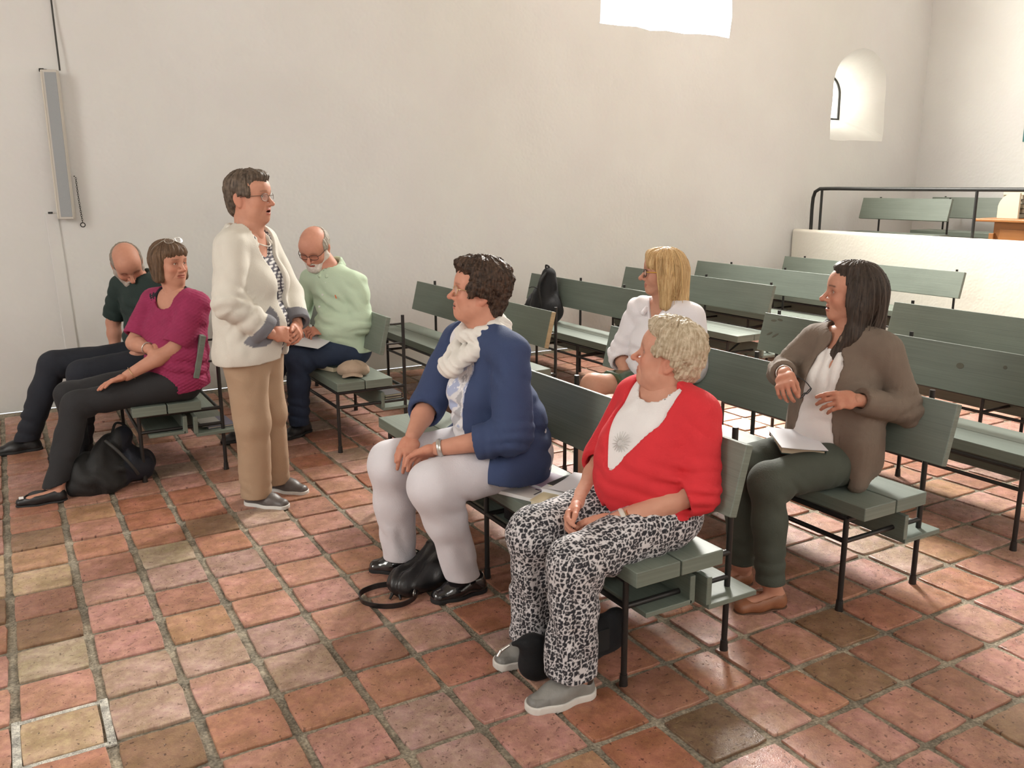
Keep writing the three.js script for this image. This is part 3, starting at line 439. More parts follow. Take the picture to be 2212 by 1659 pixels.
  const lowY = o.neckTo ? Math.min(-0.135, o.neckTo[1] - 0.02) : -0.135, zlo = Math.min(-0.115, (o.neckTo?.[2] ?? 0) - 0.08), xr = Math.max(0.1, Math.abs(o.neckTo?.[0] ?? 0) + 0.075);
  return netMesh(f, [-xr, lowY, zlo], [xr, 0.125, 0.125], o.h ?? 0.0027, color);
}
function eyeGeo(lookX = 0, lookY = 0, iris = [0.10, 0.06, 0.03]) {
  const g = new THREE.SphereGeometry(0.0125, 20, 16), p = g.attributes.position, c = new Float32Array(p.count * 3), L = nrm3([lookX, lookY, 1]);
  const gg = g.toNonIndexed(); const q = gg.attributes.position, cc = new Float32Array(q.count * 3);
  for (let i = 0; i < q.count; i++) { const d = dot3(nrm3([q.getX(i), q.getY(i), q.getZ(i)]), L), k = d > 0.955 ? [0.004, 0.004, 0.004] : d > 0.84 ? iris : [0.60, 0.53, 0.48]; cc.set(k, i * 3); }
  gg.setAttribute('color', new THREE.BufferAttribute(cc, 3)); return gg;
}
// a hand: wrist w, f to the knuckles, n out of the palm, s to the thumb side; curl per finger (index..little), then the thumb
function handPrims(w, f, n, s, o = {}) {
  f = nrm3(f); n = nrm3(sub3(n, mul3(f, dot3(n, f)))); s = nrm3(sub3(sub3(s, mul3(f, dot3(s, f))), mul3(n, dot3(s, n)))); const z = o.size ?? 1, P = [], curl = o.curl ?? [0.5, 0.55, 0.6, 0.65], spread = o.spread ?? 0.06;
  const at = (a, b, c) => add3(add3(add3(w, f, a * z), s, b * z), n, c * z);
  P.push(cap(at(-0.01, 0, 0), at(0.03, 0, 0), 0.0185 * z, 0.016 * z, 0.02, s, 1.35, 1.7), cap(at(0.03, 0.001, 0), at(0.074, 0.001, -0.001), 0.0145 * z, 0.0120 * z, 0.014, s, 2.3, 2.85), cap(at(0.02, 0.02, 0.006), at(0.055, 0.022, 0.007), 0.014 * z, 0.011 * z, 0.012));
  const off = [0.0305, 0.0105, -0.0095, -0.0285], lens = [0.072, 0.080, 0.074, 0.058], rad = [0.0088, 0.009, 0.0085, 0.0076];
  off.forEach((b, i) => {
    let p = at(0.078 - 0.004 * Math.abs(i - 1.2), b, -0.001), a = 0; const c = Array.isArray(curl[i]) ? curl[i] : [curl[i] * 0.9, curl[i] * 1.0, curl[i] * 0.7], side = (1.2 - i) * spread;
    [0.46, 0.30, 0.24].forEach((t, k) => { a += c[k]; const dir = nrm3(add3(add3(mul3(f, Math.cos(a)), n, Math.sin(a)), s, side * (1 - 0.3 * k))), q = add3(p, dir, lens[i] * t * z); P.push(cap(p, q, rad[i] * z * (1 - 0.07 * k), rad[i] * z * (0.93 - 0.09 * k), k ? 0.003 : 0.006)); p = q; });
  });
  const td = o.thumb ?? [0.75, 0.6, 0.35], tb = o.thumbBend ?? 0.25; let p = at(0.02, 0.024, 0.004), dir = nrm3(add3(add3(mul3(f, td[0]), s, td[1]), n, td[2]));
  [[0.040, 0.0125, 0.0105], [0.031, 0.0100, 0.0092], [0.026, 0.0092, 0.0075]].forEach(([l, a, b], k) => { const q = add3(p, dir, l * z); P.push(cap(p, q, a * z, b * z, k ? 0.004 : 0.010)); p = q; dir = nrm3(add3(add3(dir, f, tb), s, -tb * 0.9)); });
  return P;
}
function handGeo(prims, S, h = 0.0032) {
  const f0 = field(prims), [lo, hi] = boundsOf(prims, 0.008); return netMesh(f0, lo, hi, h, (x, y, z) => { const n = 0.07 * noise3(x * 50, y * 50, z * 50) + 0.05 * noise3(x * 160, y * 160, z * 160); return [S[0] * (1 + n * 0.7), S[1] * (0.92 + n * 1.5), S[2] * (0.90 + n * 1.5)]; });
}
// a shoe: heel position on the floor, toe direction, length; style sets shape
function shoeParts(heel, dir, o = {}) {
  const Lh = o.len ?? 0.245, D = nrm3([dir[0], 0, dir[2]]), S = [D[2], 0, -D[0]], lift = o.y ?? 0.0, tw = o.w ?? 1, at = (a, b, c) => [heel[0] + D[0] * a * Lh + S[0] * b, lift + c, heel[2] + D[2] * a * Lh + S[2] * b], tall = o.tall ?? 1;
  const inn = o.left ? -1 : 1;
  const up = [cap(at(0.15, 0, 0.030), at(0.17, 0, 0.062 * tall), 0.032 * tw, 0.030 * tw, 0.03, S, 1.0), cap(at(0.2, 0, 0.030), at(0.55, 0.004 * inn, 0.032), 0.032 * tw, 0.036 * tw, 0.03, S, 1.0, 1.12), cap(at(0.55, 0.004 * inn, 0.030), at(0.84, 0.006 * inn, 0.022), 0.035 * tw, o.point ? 0.021 : 0.027 * tw, 0.03, S, 1.15, 1.25), cap(at(0.3, 0, 0.062 * tall), at(0.62, 0.003 * inn, 0.042), 0.026 * tw, 0.022 * tw, 0.03)];
  const fU = field(up), sole = o.sole ?? 0.018, grow = o.soleGrow ?? 0.004, [lo, hi] = boundsOf(up, 0.02);
  lo[1] = lift - 0.006; const cut = o.cut ?? [];
  const upper = netMesh((x, y, z) => { let d = fU(x, y, z); d = Math.max(d, lift + sole * 0.7 - y); for (const c of cut) d = smax(d, c(x, y, z), 0.004); return d; }, lo, hi, o.h ?? 0.0045, o.color);
  const soleG = netMesh((x, y, z) => { const d = fU(x, Math.max(y, lift + 0.024), z) - grow; const tread = o.tread ? 0.002 * Math.sin((x * D[0] + z * D[2]) * 420) : 0; return Math.max(d, y - lift - sole, lift + tread * sstep(lift + 0.008, lift, y) - y); }, lo, hi, o.h ?? 0.0045, o.soleColor ?? flat([0.6, 0.6, 0.58]));
  return { upper, sole: soleG, at, D, S };
}
function spectacles(parent, M, o = {}) {
  const g = new THREE.Group(); g.name = 'glasses'; g.applyMatrix4(M); parent.add(g); const y = o.y ?? -0.004, z = o.z ?? 0.0935, w = o.w ?? 0.023, h = o.h ?? 0.017, m = o.mat ?? goldMat, r = o.r ?? 0.0011, cx = 0.0315, sq = o.square ?? 2.4;
  const rim = (s) => { const pts = []; for (let i = 0; i < 28; i++) { const a = i / 28 * Math.PI * 2, c = Math.cos(a), q = Math.sin(a), k = Math.pow(Math.pow(Math.abs(c), sq) + Math.pow(Math.abs(q), sq), -1 / sq); const X = s * cx + w * c * k; pts.push([X, y + h * q * k, z - 2.6 * X * X]); } return pts; };
  const bars = []; for (const s of [-1, 1]) { const p = rim(s); part('rim', tube(p, r * (o.rim ?? 1), 48, 6, true), m, g); const sh = new THREE.Shape(); p.forEach(([a, b], i) => i ? sh.lineTo(a, b) : sh.moveTo(a, b)); const lg = new THREE.ShapeGeometry(sh); const lp = lg.attributes.position; for (let i = 0; i < lp.count; i++) lp.setZ(i, z - 2.6 * lp.getX(i) ** 2); lg.computeVertexNormals(); part('lens', lg, lensMat, g); const e = s * (cx + w); bars.push(tube([[e, y + h * 0.45, z - 2.6 * e * e], [s * 0.069, y + h * 0.45, z - 0.03], [s * 0.0775, y + h * 0.35, z - 0.085], [s * 0.078, y - 0.004, z - 0.115], [s * 0.076, y - 0.022, z - 0.125]], r * 1.15, 24, 6)); }
  bars.forEach((b) => part('temple', b, o.templeMat ?? m, g)); part('bridge', tube([[-cx + w * 0.96, y + h * 0.25, z - 0.0005], [0, y + h * 0.5, z + 0.004], [cx - w * 0.96, y + h * 0.25, z - 0.0005]], r * 1.1, 12, 6), m, g); return g;
}
// torso, arm and leg flesh from joints
function torsoPrims(J, o = {}) {
  const L = o.L, Lp = o.Lp ?? L, F = o.F, s = o.s ?? 1, wd = o.wd ?? 1, P = [];
  const pel = J.pelvis, wst = J.waist, che = J.chest, nb = J.neck;
  P.push(cap(add3(pel, Lp, -0.01), wst, (o.hipR ?? 0.125) * s, (o.waistR ?? 0.108) * s, 0.06, Lp, (o.hipK ?? 1.42) * wd, (o.waistK ?? 1.32) * wd));
  P.push(cap(wst, che, (o.waistR ?? 0.108) * s, (o.chestR ?? 0.103) * s, 0.06, L, (o.waistK ?? 1.32) * wd, (o.chestK ?? 1.42) * wd));
  P.push(cap(lerp3(J.lsh, J.rsh, 0.06), lerp3(J.lsh, J.rsh, 0.94), 0.056 * s, 0.056 * s, 0.06), cap(che, add3(nb, [0, -0.07, 0]), 0.09 * s, 0.062 * s, 0.06, L, 1.45, 1.35));
  P.push(cap(nb, lerp3(nb, J.lsh, 0.75), 0.042 * s, 0.048 * s, 0.05), cap(nb, lerp3(nb, J.rsh, 0.75), 0.042 * s, 0.048 * s, 0.05));
  if (o.bust) for (const k of [-1, 1]) P.push(ell(add3(add3(add3(che, L, k * 0.066), F, 0.070 * s + (o.bust - 1) * 0.02), [0, o.bustY ?? -0.05, 0]), [0.062 * o.bust, 0.062 * o.bust, 0.058 * o.bust], 0.05));
  if (o.belly) P.push(ell(add3(add3(wst, F, 0.055 * o.belly), [0, o.bellyY ?? -0.03, 0]), [0.105 * o.belly, 0.10 * o.belly, 0.105 * o.belly], 0.07));
  return P;
}
function armPrims(J, side, g = 1, from = 0, to = 2) { const sh = J[side + 'sh'], el = J[side + 'el'], wr = J[side + 'wr'], P = []; P.push(cap(sh, el, 0.050 * g, 0.040 * g, 0.045)); P.push(cap(el, lerp3(el, wr, 0.35), 0.040 * g, 0.039 * g, 0.02), cap(lerp3(el, wr, 0.35), wr, 0.039 * g, 0.0255 * g, 0.02)); return P; }
function legPrims(J, side, g = 1) { const hp = J[side + 'hip'], kn = J[side + 'kn'], an = J[side + 'an']; return [cap(hp, kn, 0.088 * g, 0.060 * g, 0.05), cap(kn, lerp3(kn, an, 0.35), 0.057 * g, 0.053 * g, 0.03), cap(lerp3(kn, an, 0.35), an, 0.053 * g, 0.037 * g, 0.03)]; }
const gMerge = (gs) => mergeGeometries(gs.map((g) => { g = g.index ? g.toNonIndexed() : g; if (!g.attributes.uv) paintGeo(g); return g; }));
const skinTone = (S, amp = 0.06) => (x, y, z) => { const n = amp * (noise3(x * 20, y * 20, z * 20) + 0.6 * noise3(x * 70, y * 70, z * 70)); return [S[0] * (1 + n), S[1] * (1 + n * 1.4), S[2] * (1 + n * 1.4)]; };
// person container: geometries are made in world metres, then moved to the person's base
function personGroup(label, base, group) {
  const g = thing('person', label, 'person', base, 0, group); const T = (geo) => geo.translate(-base[0], -base[1], -base[2]);
  return { g, add: (name, geo, mat, lab) => part(name, T(geo), mat, g, lab), M: (M) => new THREE.Matrix4().makeTranslation(-base[0], -base[1], -base[2]).multiply(M) };
}

// sleeve from shoulder to the fraction `to` of the upper arm (0..1) or beyond the elbow into the forearm (1..2), with its cut end
function sleeveOf(J, s, r0, r1, r2, to) {
  const sh = J[s + 'sh'], el = J[s + 'el'], wr = J[s + 'wr'], P = [], U = nrm3(sub3(el, sh)), Fo = nrm3(sub3(wr, el));
  if (to <= 1) { const e = lerp3(sh, el, to); P.push(cap(sh, add3(e, U, 0.02), r0, r1, 0.05)); return { P, cuts: [limbCut(e, U, r1 + 0.07), insideCut([cap(add3(e, U, -0.03), add3(e, U, 0.05), r1 - 0.005)])] }; }
  const e = lerp3(el, wr, to - 1); P.push(cap(sh, el, r0, r1, 0.05), cap(el, add3(e, Fo, 0.015), r1, r2, 0.02)); return { P, cuts: [limbCut(e, Fo, r2 + 0.065), insideCut([cap(add3(e, Fo, -0.025), add3(e, Fo, 0.03), r2 - 0.004)])] };
}
const bend = (J, s, up, lo, amp = 0.007, f = 24) => [{ c: J[s + up], r: 0.085, n: nrm3(sub3(J[s + lo], J[s + up])), f, amp }];
function addEyes(P, H, lx, ly, iris) { for (const s of [-1, 1]) { const e = eyeGeo(lx, ly, iris); e.translate(s * 0.0305, 0, 0.0665); e.applyMatrix4(H.M); P.add('eye', e, eyeMat); } }
const headFrame = (eye, fwd, sc = 1, up = [0, 1, 0]) => frame(sub3(eye, mul3(nrm3(fwd), 0.072 * sc)), fwd, up, sc);
function bangle(c, axis, r, t, mat, P, name, flat = 1) { const g = new THREE.TorusGeometry(r, t, 8, 30); g.scale(1, 1, flat); g.applyQuaternion(new THREE.Quaternion().setFromUnitVectors(V(0, 0, 1), V(...nrm3(axis)))); g.translate(...c); return P.add(name, g, mat); }
// ---------- hair in head frame ----------
function hairMesh(prims, o) {
  const f0 = field(prims), [lo, hi] = boundsOf(prims, 0.02), cuts = o.cuts ?? [], st = o.strand ?? 0.0022, cu = o.curl ?? 0, fr = o.freq ?? 22, vf = o.vfreq ?? 7, ax = o.axis ?? [0, 0.03, -0.01];
  const ang = (x, z) => Math.atan2(x - ax[0], z - ax[2]);
  const f = (x, y, z) => {
    let d = f0(x, y, z); if (d > 0.035) return d;
    for (const c of cuts) d = smax(d, c(x, y, z), 0.006);
    if (d < 0.02 && d > -0.02) {
      if (cu) d += cu * (noise3(x * 40, y * 40, z * 40) + 0.8 * Math.abs(noise3(x * 85, y * 85, z * 85)) + 0.35 * noise3(x * 170, y * 170, z * 170) - 0.2);
      const p = ang(x, z), w = 1.2 * noise3(x * 14, y * 14, z * 14); d += st * (noise3(Math.cos(p) * fr * 0.5 + w, Math.sin(p) * fr * 0.5, y * vf) + 0.7 * noise3(Math.cos(p) * fr * 1.3, Math.sin(p) * fr * 1.3 + w, y * vf * 1.6) + 0.4 * noise3(Math.cos(p) * fr * 3, Math.sin(p) * fr * 3, y * vf * 2));
    }
    return d;
  };
  const C = o.color, C2 = o.color2 ?? mul3(C, 1.6), sk = o.streak ?? 1;
  return netMesh(f, lo, hi, o.h ?? 0.0032, (x, y, z) => { const p = ang(x, z), n = noise3(Math.cos(p) * 26, Math.sin(p) * 26, y * 14) * 0.6 + noise3(Math.cos(p) * 60 + 3, Math.sin(p) * 60, y * 22) * 0.6 + (cu ? 0.5 * noise3(x * 70, y * 70, z * 70) : 0); return lerp3(C, C2, clamp(0.4 + sk * n, 0, 1)); });
}
// loose locks: tapered tubes that start on the scalp and follow given points
function lockGeo(paths, r, color) {
  const gs = paths.map((pts) => { const g = tube(pts, 1, 10, 5), c = new THREE.CatmullRomCurve3(pts.map((p) => V(...p))), p = g.attributes.position, n = 11, per = 6; for (let i = 0; i < n; i++) { const q = c.getPointAt(i / (n - 1)), k = r * Math.sin(Math.PI * (0.12 + 0.86 * i / (n - 1))); for (let j = 0; j < per; j++) { const id = i * per + j; p.setXYZ(id, q.x + (p.getX(id) - q.x) * k, q.y + (p.getY(id) - q.y) * k, q.z + (p.getZ(id) - q.z) * k); } } g.computeVertexNormals(); const kk = rr(0.7, 1.5); paintGeo(g, () => mul3(color, kk)); return g.toNonIndexed(); });
  return mergeGeometries(gs);
}
const faceCut = (c, r) => insideCut([ell(c, r)]);
// ring of short grey hair round a bald crown
function fringeHair(color, o = {}) {
  return hairMesh([ell([0, 0.020, -0.022], [0.0845, 0.086, 0.1035], 0.02), ell([0, -0.045, -0.058], [0.066, 0.045, 0.045], 0.03)], { color, color2: mul3(color, 1.45), strand: 0.0022, curl: 0.002, freq: 26, h: 0.003,
    cuts: [(x, y, z) => y - (o.top ?? 0.060) - 0.30 * Math.max(0, -z - 0.02) + Math.max(0, z) * 0.7, (x, y, z) => z - 0.026 + Math.max(0, -0.005 - y) * 1.6, (x, y, z) => -0.075 - y] });
}
function beard(color, o = {}) {
  const j = [cap([-0.054, -0.045, 0.004], [-0.018, -0.098, 0.056], 0.030, 0.028, 0.02), cap([0.054, -0.045, 0.004], [0.018, -0.098, 0.056], 0.030, 0.028, 0.02), ell([0, -0.098, 0.066], [0.034, 0.029, 0.029], 0.02), ell([0, -0.062, 0.076], [0.032, 0.024, 0.0185], 0.015), cap([-0.062, -0.012, 0.002], [-0.055, -0.045, 0.006], 0.0125, 0.016, 0.02), cap([0.062, -0.012, 0.002], [0.055, -0.045, 0.006], 0.0125, 0.016, 0.02)];
  return hairMesh(j, { color, color2: mul3(color, 1.3), strand: 0.0012, curl: 0.0022, freq: 30, h: 0.0028, cuts: [insideCut([ell([0, -0.068, 0.092], [0.021, 0.0085, 0.02])]), (x, y, z) => y + 0.050 - (Math.abs(x) > 0.04 ? 0.05 : 0), insideCut([ell([-0.034, -0.038, 0.07], [0.020, 0.022, 0.03]), ell([0.034, -0.038, 0.07], [0.020, 0.022, 0.03])])] });
}
// ---------- woman in red cardigan ----------
{
  const S = [0.56, 0.285, 0.20], F = nrm3([-0.995, 0, 0.1]), L = nrm3([0.1, 0, 0.995]);
  const J = { pelvis: [1.80, 0.555, -2.20], waist: [1.80, 0.665, -2.20], chest: [1.815, 0.79, -2.20], neck: [1.862, 0.925, -2.205], lsh: [1.880, 0.868, -2.055], rsh: [1.850, 0.868, -2.355], lel: [1.835, 0.635, -1.995], lwr: [1.588, 0.548, -2.105], rel: [1.765, 0.640, -2.415], rwr: [1.553, 0.553, -2.265], lhip: [1.805, 0.525, -2.10], rhip: [1.805, 0.525, -2.30], lkn: [1.425, 0.445, -2.085], rkn: [1.405, 0.475, -2.305], lan: [1.405, 0.085, -2.075], ran: [1.43, 0.085, -2.33] };
  const P = personGroup('woman in red cardigan and leopard-print trousers seated at the bench end', [1.6, 0, -2.2], 'people in the church');
  // head
  const H = frame(sub3([1.819, 1.052, -2.262], mul3([-0.694, 0.208, -0.690], 0.075)), [-0.694, 0.208, -0.690], [0.02, 1, 0], 1.0);
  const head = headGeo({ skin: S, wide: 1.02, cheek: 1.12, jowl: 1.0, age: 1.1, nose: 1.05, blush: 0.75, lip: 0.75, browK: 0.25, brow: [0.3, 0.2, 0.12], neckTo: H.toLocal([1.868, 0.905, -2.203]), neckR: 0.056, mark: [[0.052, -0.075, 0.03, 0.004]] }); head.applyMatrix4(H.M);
  // hands folded on the lap, left over right
  const lh = handPrims(J.lwr, [-0.92, -0.30, -0.42], [-0.25, -0.75, -0.5], [-0.2, 0.45, -0.85], { curl: [0.35, 0.42, 0.48, 0.55], size: 0.98, thumb: [0.85, 0.35, 0.1] });
  const rh = handPrims(J.rwr, [-0.86, -0.32, 0.45], [-0.35, -0.4, 0.8], [-0.3, 0.9, 0.25], { curl: [0.5, 0.55, 0.6, 0.65], size: 0.98, thumb: [0.8, 0.35, 0.35] });
  const flesh = [...torsoPrims(J, { L, F, s: 0.9 }), ...['l', 'r'].flatMap((s) => [...armPrims(J, s, 0.98), ...legPrims(J, s, 0.85)]), cap(J.lan, [1.43, 0.05, -2.07], 0.033), cap(J.ran, [1.46, 0.05, -2.33], 0.033)];
  const body = cloth(flesh, { h: 0.010, color: skinTone(S) });
  P.add('body', gMerge([body, head, handGeo(lh, S), handGeo(rh, S)]), skinMat);
  for (const s of [-1, 1]) { const e = eyeGeo(-0.1, 0.1, [0.12, 0.14, 0.15]); e.translate(s * 0.0305, 0, 0.0665); e.applyMatrix4(H.M); P.add('eye', e, eyeMat); }
  const hair = hairMesh([ell([0, 0.046, -0.024], [0.090, 0.088, 0.100], 0.03), ell([0, -0.020, -0.062], [0.074, 0.068, 0.056], 0.04), ell([0.066, 0.02, 0.0], [0.027, 0.045, 0.045], 0.03), ell([-0.066, 0.02, 0.0], [0.027, 0.045, 0.045], 0.03), ell([0, 0.096, 0.035], [0.062, 0.032, 0.05], 0.03)], { color: [0.34, 0.265, 0.17], color2: [0.62, 0.53, 0.40], strand: 0.0042, curl: 0.0070, freq: 14, vfreq: 20, cuts: [faceCut([0, -0.03, 0.100], [0.072, 0.082, 0.070]), faceCut([0.078, -0.035, 0.012], [0.03, 0.042, 0.040]), faceCut([-0.078, -0.035, 0.012], [0.03, 0.042, 0.040]), (x, y, z) => -0.082 - y] });
  hair.applyMatrix4(H.M); P.add('hair', hair, hairMat, 'short curly ash-blonde hair');
  // white shirt
  const tor = torsoPrims(J, { L, F, s: 1.0, bust: 1.15, belly: 1.15, hipK: 1.4, waistK: 1.38, chestK: 1.42, bustY: -0.055 });
  const neckHole = insideCut([cap([1.855, 0.90, -2.205], [1.86, 1.05, -2.21], 0.082, 0.09)]);
  P.add('shirt', cloth(tor, { grow: 0.004, h: 0.007, cuts: [neckHole, planeCut([1.8, 0.60, -2.2], [0, -1, 0])], fold: creases([], 0.003), color: flat([0.80, 0.78, 0.78]) }), clothMat({}));
  { // embroidered sunburst on the shirt
    const c = add3(add3([1.815, 0.775, -2.2], F, 0.155), L, 0.0); const up = [0.35, 0.93, 0], sd = L, g = []; for (let i = 0; i < 18; i++) { const a = i / 18 * 6.283, d = add3(mul3(sd, Math.cos(a)), up, Math.sin(a)); g.push(rod(add3(c, d, 0.010), add3(add3(c, d, 0.038), F, -0.006), 0.0016, 0.0009, 5)); } P.add('embroidery', join(g), std({ color: lin(0.55, 0.54, 0.52), roughness: 0.5 }));
  }
  // red cardigan: open V neck, sleeves to below the elbow
  const sl = sleeveOf(J, 'l', 0.058, 0.056, 0.053, 1.17), sr = sleeveOf(J, 'r', 0.058, 0.056, 0.053, 1.17), dl = nrm3(sub3(J.lwr, J.lel));
  const vneck = (x, y, z) => { const q = [x - J.chest[0], y, z - J.chest[2]], f = q[0] * F[0] + q[2] * F[2], l = Math.abs(q[0] * L[0] + q[2] * L[2]); const half = y > 0.69 ? 0.012 + 0.60 * (y - 0.69) : 0; return f > -0.02 && y > 0.69 ? -(l - Math.min(half, 0.105)) : -1; };
  const lowOpen = (x, y, z) => { const f = (x - 1.8) * F[0] + (z + 2.2) * F[2], l = Math.abs((x - 1.8) * L[0] + (z + 2.2) * L[2] + 0.02); return f > 0 && y < 0.57 ? -(l - 0.75 * (0.57 - y)) : -1; };
  const cr = [{ c: J.lel, r: 0.10, n: nrm3(sub3(J.lel, J.lsh)), f: 26, amp: 0.007 }, { c: lerp3(J.lsh, J.lel, 0.25), r: 0.08, n: nrm3([0.5, 0.7, 0.4]), f: 18, amp: 0.006 }, { c: [1.80, 0.64, -2.06], r: 0.13, n: [0.2, 1, 0.1], f: 17, amp: 0.008 }, { c: [1.68, 0.70, -2.2], r: 0.12, n: nrm3([0.3, 1, 0.2]), f: 15, amp: 0.006 }];
  P.add('cardigan', cloth([...tor, cap([1.79, 0.53, -2.2], [1.80, 0.66, -2.2], 0.125, 0.12, 0.05, L, 1.5, 1.42)], { grow: 0.013, h: 0.006, fold: creases(cr, 0.004), cuts: [insideCut([cap([1.862, 0.92, -2.205], [1.862, 1.06, -2.21], 0.070, 0.085)]), vneck, lowOpen, planeCut([1.8, 0.492, -2.2], [0.12, -1, 0])], pieces: [sl, sr], color: mottled([0.62, 0.025, 0.035], 0.05) }), clothMat({ sheenColor: lin(0.4, 0.1, 0.1) }));
  for (let i = 0; i < 5; i++) { const y = 0.69 - i * 0.036, g = new THREE.CylinderGeometry(0.0075, 0.0075, 0.004, 14); g.rotateZ(Math.PI / 2); g.translate(1.815 - 0.195 + i * 0.003, y, -2.175 + 0.008 * i); P.add('button', g, std({ color: lin(0.75, 0.6, 0.58), roughness: 0.3 })); }
  // leopard print trousers
  const spot = (x, y, z) => { const k = 66, wx = x * k + 0.6 * noise3(x * 30, y * 30, z * 30), wy = y * k * 0.9, wz = z * k; const ix = Math.floor(wx), iy = Math.floor(wy), iz = Math.floor(wz); let d1 = 9, d2 = 9; for (let a = -1; a <= 1; a++) for (let b = -1; b <= 1; b++) for (let c = -1; c <= 1; c++) { const q = ix + a, w = iy + b, e = iz + c, h = hash2(q * 7 + e * 131, w, 3), h2 = hash2(q, w * 5 + e * 77, 5), h3 = hash2(q + e * 57, w + 19, 7), dd = Math.hypot(q + 0.2 + 0.6 * h - wx, w + 0.2 + 0.6 * h2 - wy, e + 0.2 + 0.6 * h3 - wz); if (dd < d1) { d2 = d1; d1 = dd; } else if (dd < d2) d2 = dd; } const gap = d2 - d1, ring = d1 > 0.17 && gap > 0.13 && noise3(x * 120, y * 120, z * 120) > -0.5; return ring ? [0.016, 0.016, 0.022] : d1 <= 0.17 ? [0.22, 0.20, 0.20] : [0.60, 0.58, 0.59]; };
  const legs = ['l', 'r'].flatMap((s) => { const hp = J[s + 'hip'], kn = J[s + 'kn'], an = J[s + 'an'], hem = add3(an, [s === 'l' ? -0.005 : 0, 0.0, 0]); return [cap(hp, kn, 0.104, 0.079, 0.05), cap(kn, lerp3(kn, hem, 0.4), 0.076, 0.074, 0.04), cap(lerp3(kn, hem, 0.4), add3(hem, [0, -0.06, 0]), 0.074, 0.080, 0.03)]; });
  const crL = ['l', 'r'].flatMap((s) => [{ c: add3(J[s + 'kn'], [0.06, -0.04, 0]), r: 0.1, n: nrm3([0.7, 0.7, 0]), f: 16, amp: 0.010 }, { c: lerp3(J[s + 'kn'], J[s + 'an'], 0.6), r: 0.16, n: nrm3([0.9, 0.15, 0.5]), f: 11, amp: 0.012 }, { c: lerp3(J[s + 'hip'], J[s + 'kn'], 0.25), r: 0.12, n: nrm3([0.8, -0.3, 0.4]), f: 15, amp: 0.008 }]);
  P.add('trousers', cloth([cap([1.80, 0.545, -2.2], [1.80, 0.62, -2.2], 0.13, 0.125, 0.06, L, 1.42, 1.35), ...legs], { grow: 0.003, h: 0.0036, fold: creases(crL, 0.005), cuts: [planeCut([1.4, 0.085, -2.07], [0, -1, 0.0]), planeCut([1.8, 0.64, -2.2], [0, 1, 0]), insideCut([cap([1.405, 0.0, -2.075], [1.41, 0.2, -2.075], 0.054), cap([1.43, 0, -2.33], [1.43, 0.2, -2.33], 0.054)])], color: spot }), clothMat({ bumpScale: 0.0006 }));
  // grey trainers
  for (const [s, hl, dir] of [['l', [1.485, 0, -2.058], [-1, 0, -0.03]], ['r', [1.52, 0, -2.335], [-1, 0, -0.05]]]) {
    const sh = shoeParts(hl, dir, { len: 0.255, left: s === 'l', color: (x, y, z) => { const t = (x - hl[0]) / -0.255, q = mottled([0.21, 0.205, 0.19], 0.15, 30)(x, y, z); return t > 0.72 && y < 0.045 ? mul3(q, 0.75) : q; }, sole: 0.026, soleGrow: 0.005, tread: true, soleColor: flat([0.62, 0.60, 0.56]), cut: [insideCut([cap([hl[0] - 0.045, 0.07, hl[2]], [hl[0] - 0.06, 0.16, hl[2]], 0.034)])] });
    P.add('shoe', sh.upper, leatherMat); P.add('shoe_sole', sh.sole, std({ vertexColors: true, roughness: 0.6 })); const lc = []; for (let i = 0; i < 4; i++) lc.push(tube([sh.at(0.42 + i * 0.07, -0.02, 0.072 - i * 0.007), sh.at(0.43 + i * 0.07, 0, 0.081 - i * 0.008), sh.at(0.42 + i * 0.07, 0.02, 0.072 - i * 0.007)], 0.0028, 8, 5)); P.add('laces', join(lc), std({ color: lin(0.10, 0.10, 0.10), roughness: 0.8 }));
  }
  // wrist watch
  const wc = lerp3(J.lwr, J.lel, 0.10), tor2 = new THREE.TorusGeometry(0.0285, 0.0045, 8, 28); tor2.scale(1, 1, 1.8); tor2.applyQuaternion(new THREE.Quaternion().setFromUnitVectors(V(0, 0, 1), V(...dl))); tor2.translate(...wc); P.add('watch', tor2, std({ color: lin(0.62, 0.58, 0.52), roughness: 0.5 })); const wf = new THREE.CylinderGeometry(0.012, 0.012, 0.006, 18); wf.applyQuaternion(new THREE.Quaternion().setFromUnitVectors(V(0, 1, 0), V(0.15, 0.75, 0.62).normalize())); wf.translate(wc[0] + 0.005, wc[1] + 0.022, wc[2] + 0.020); P.add('watch_face', wf, goldMat);
}
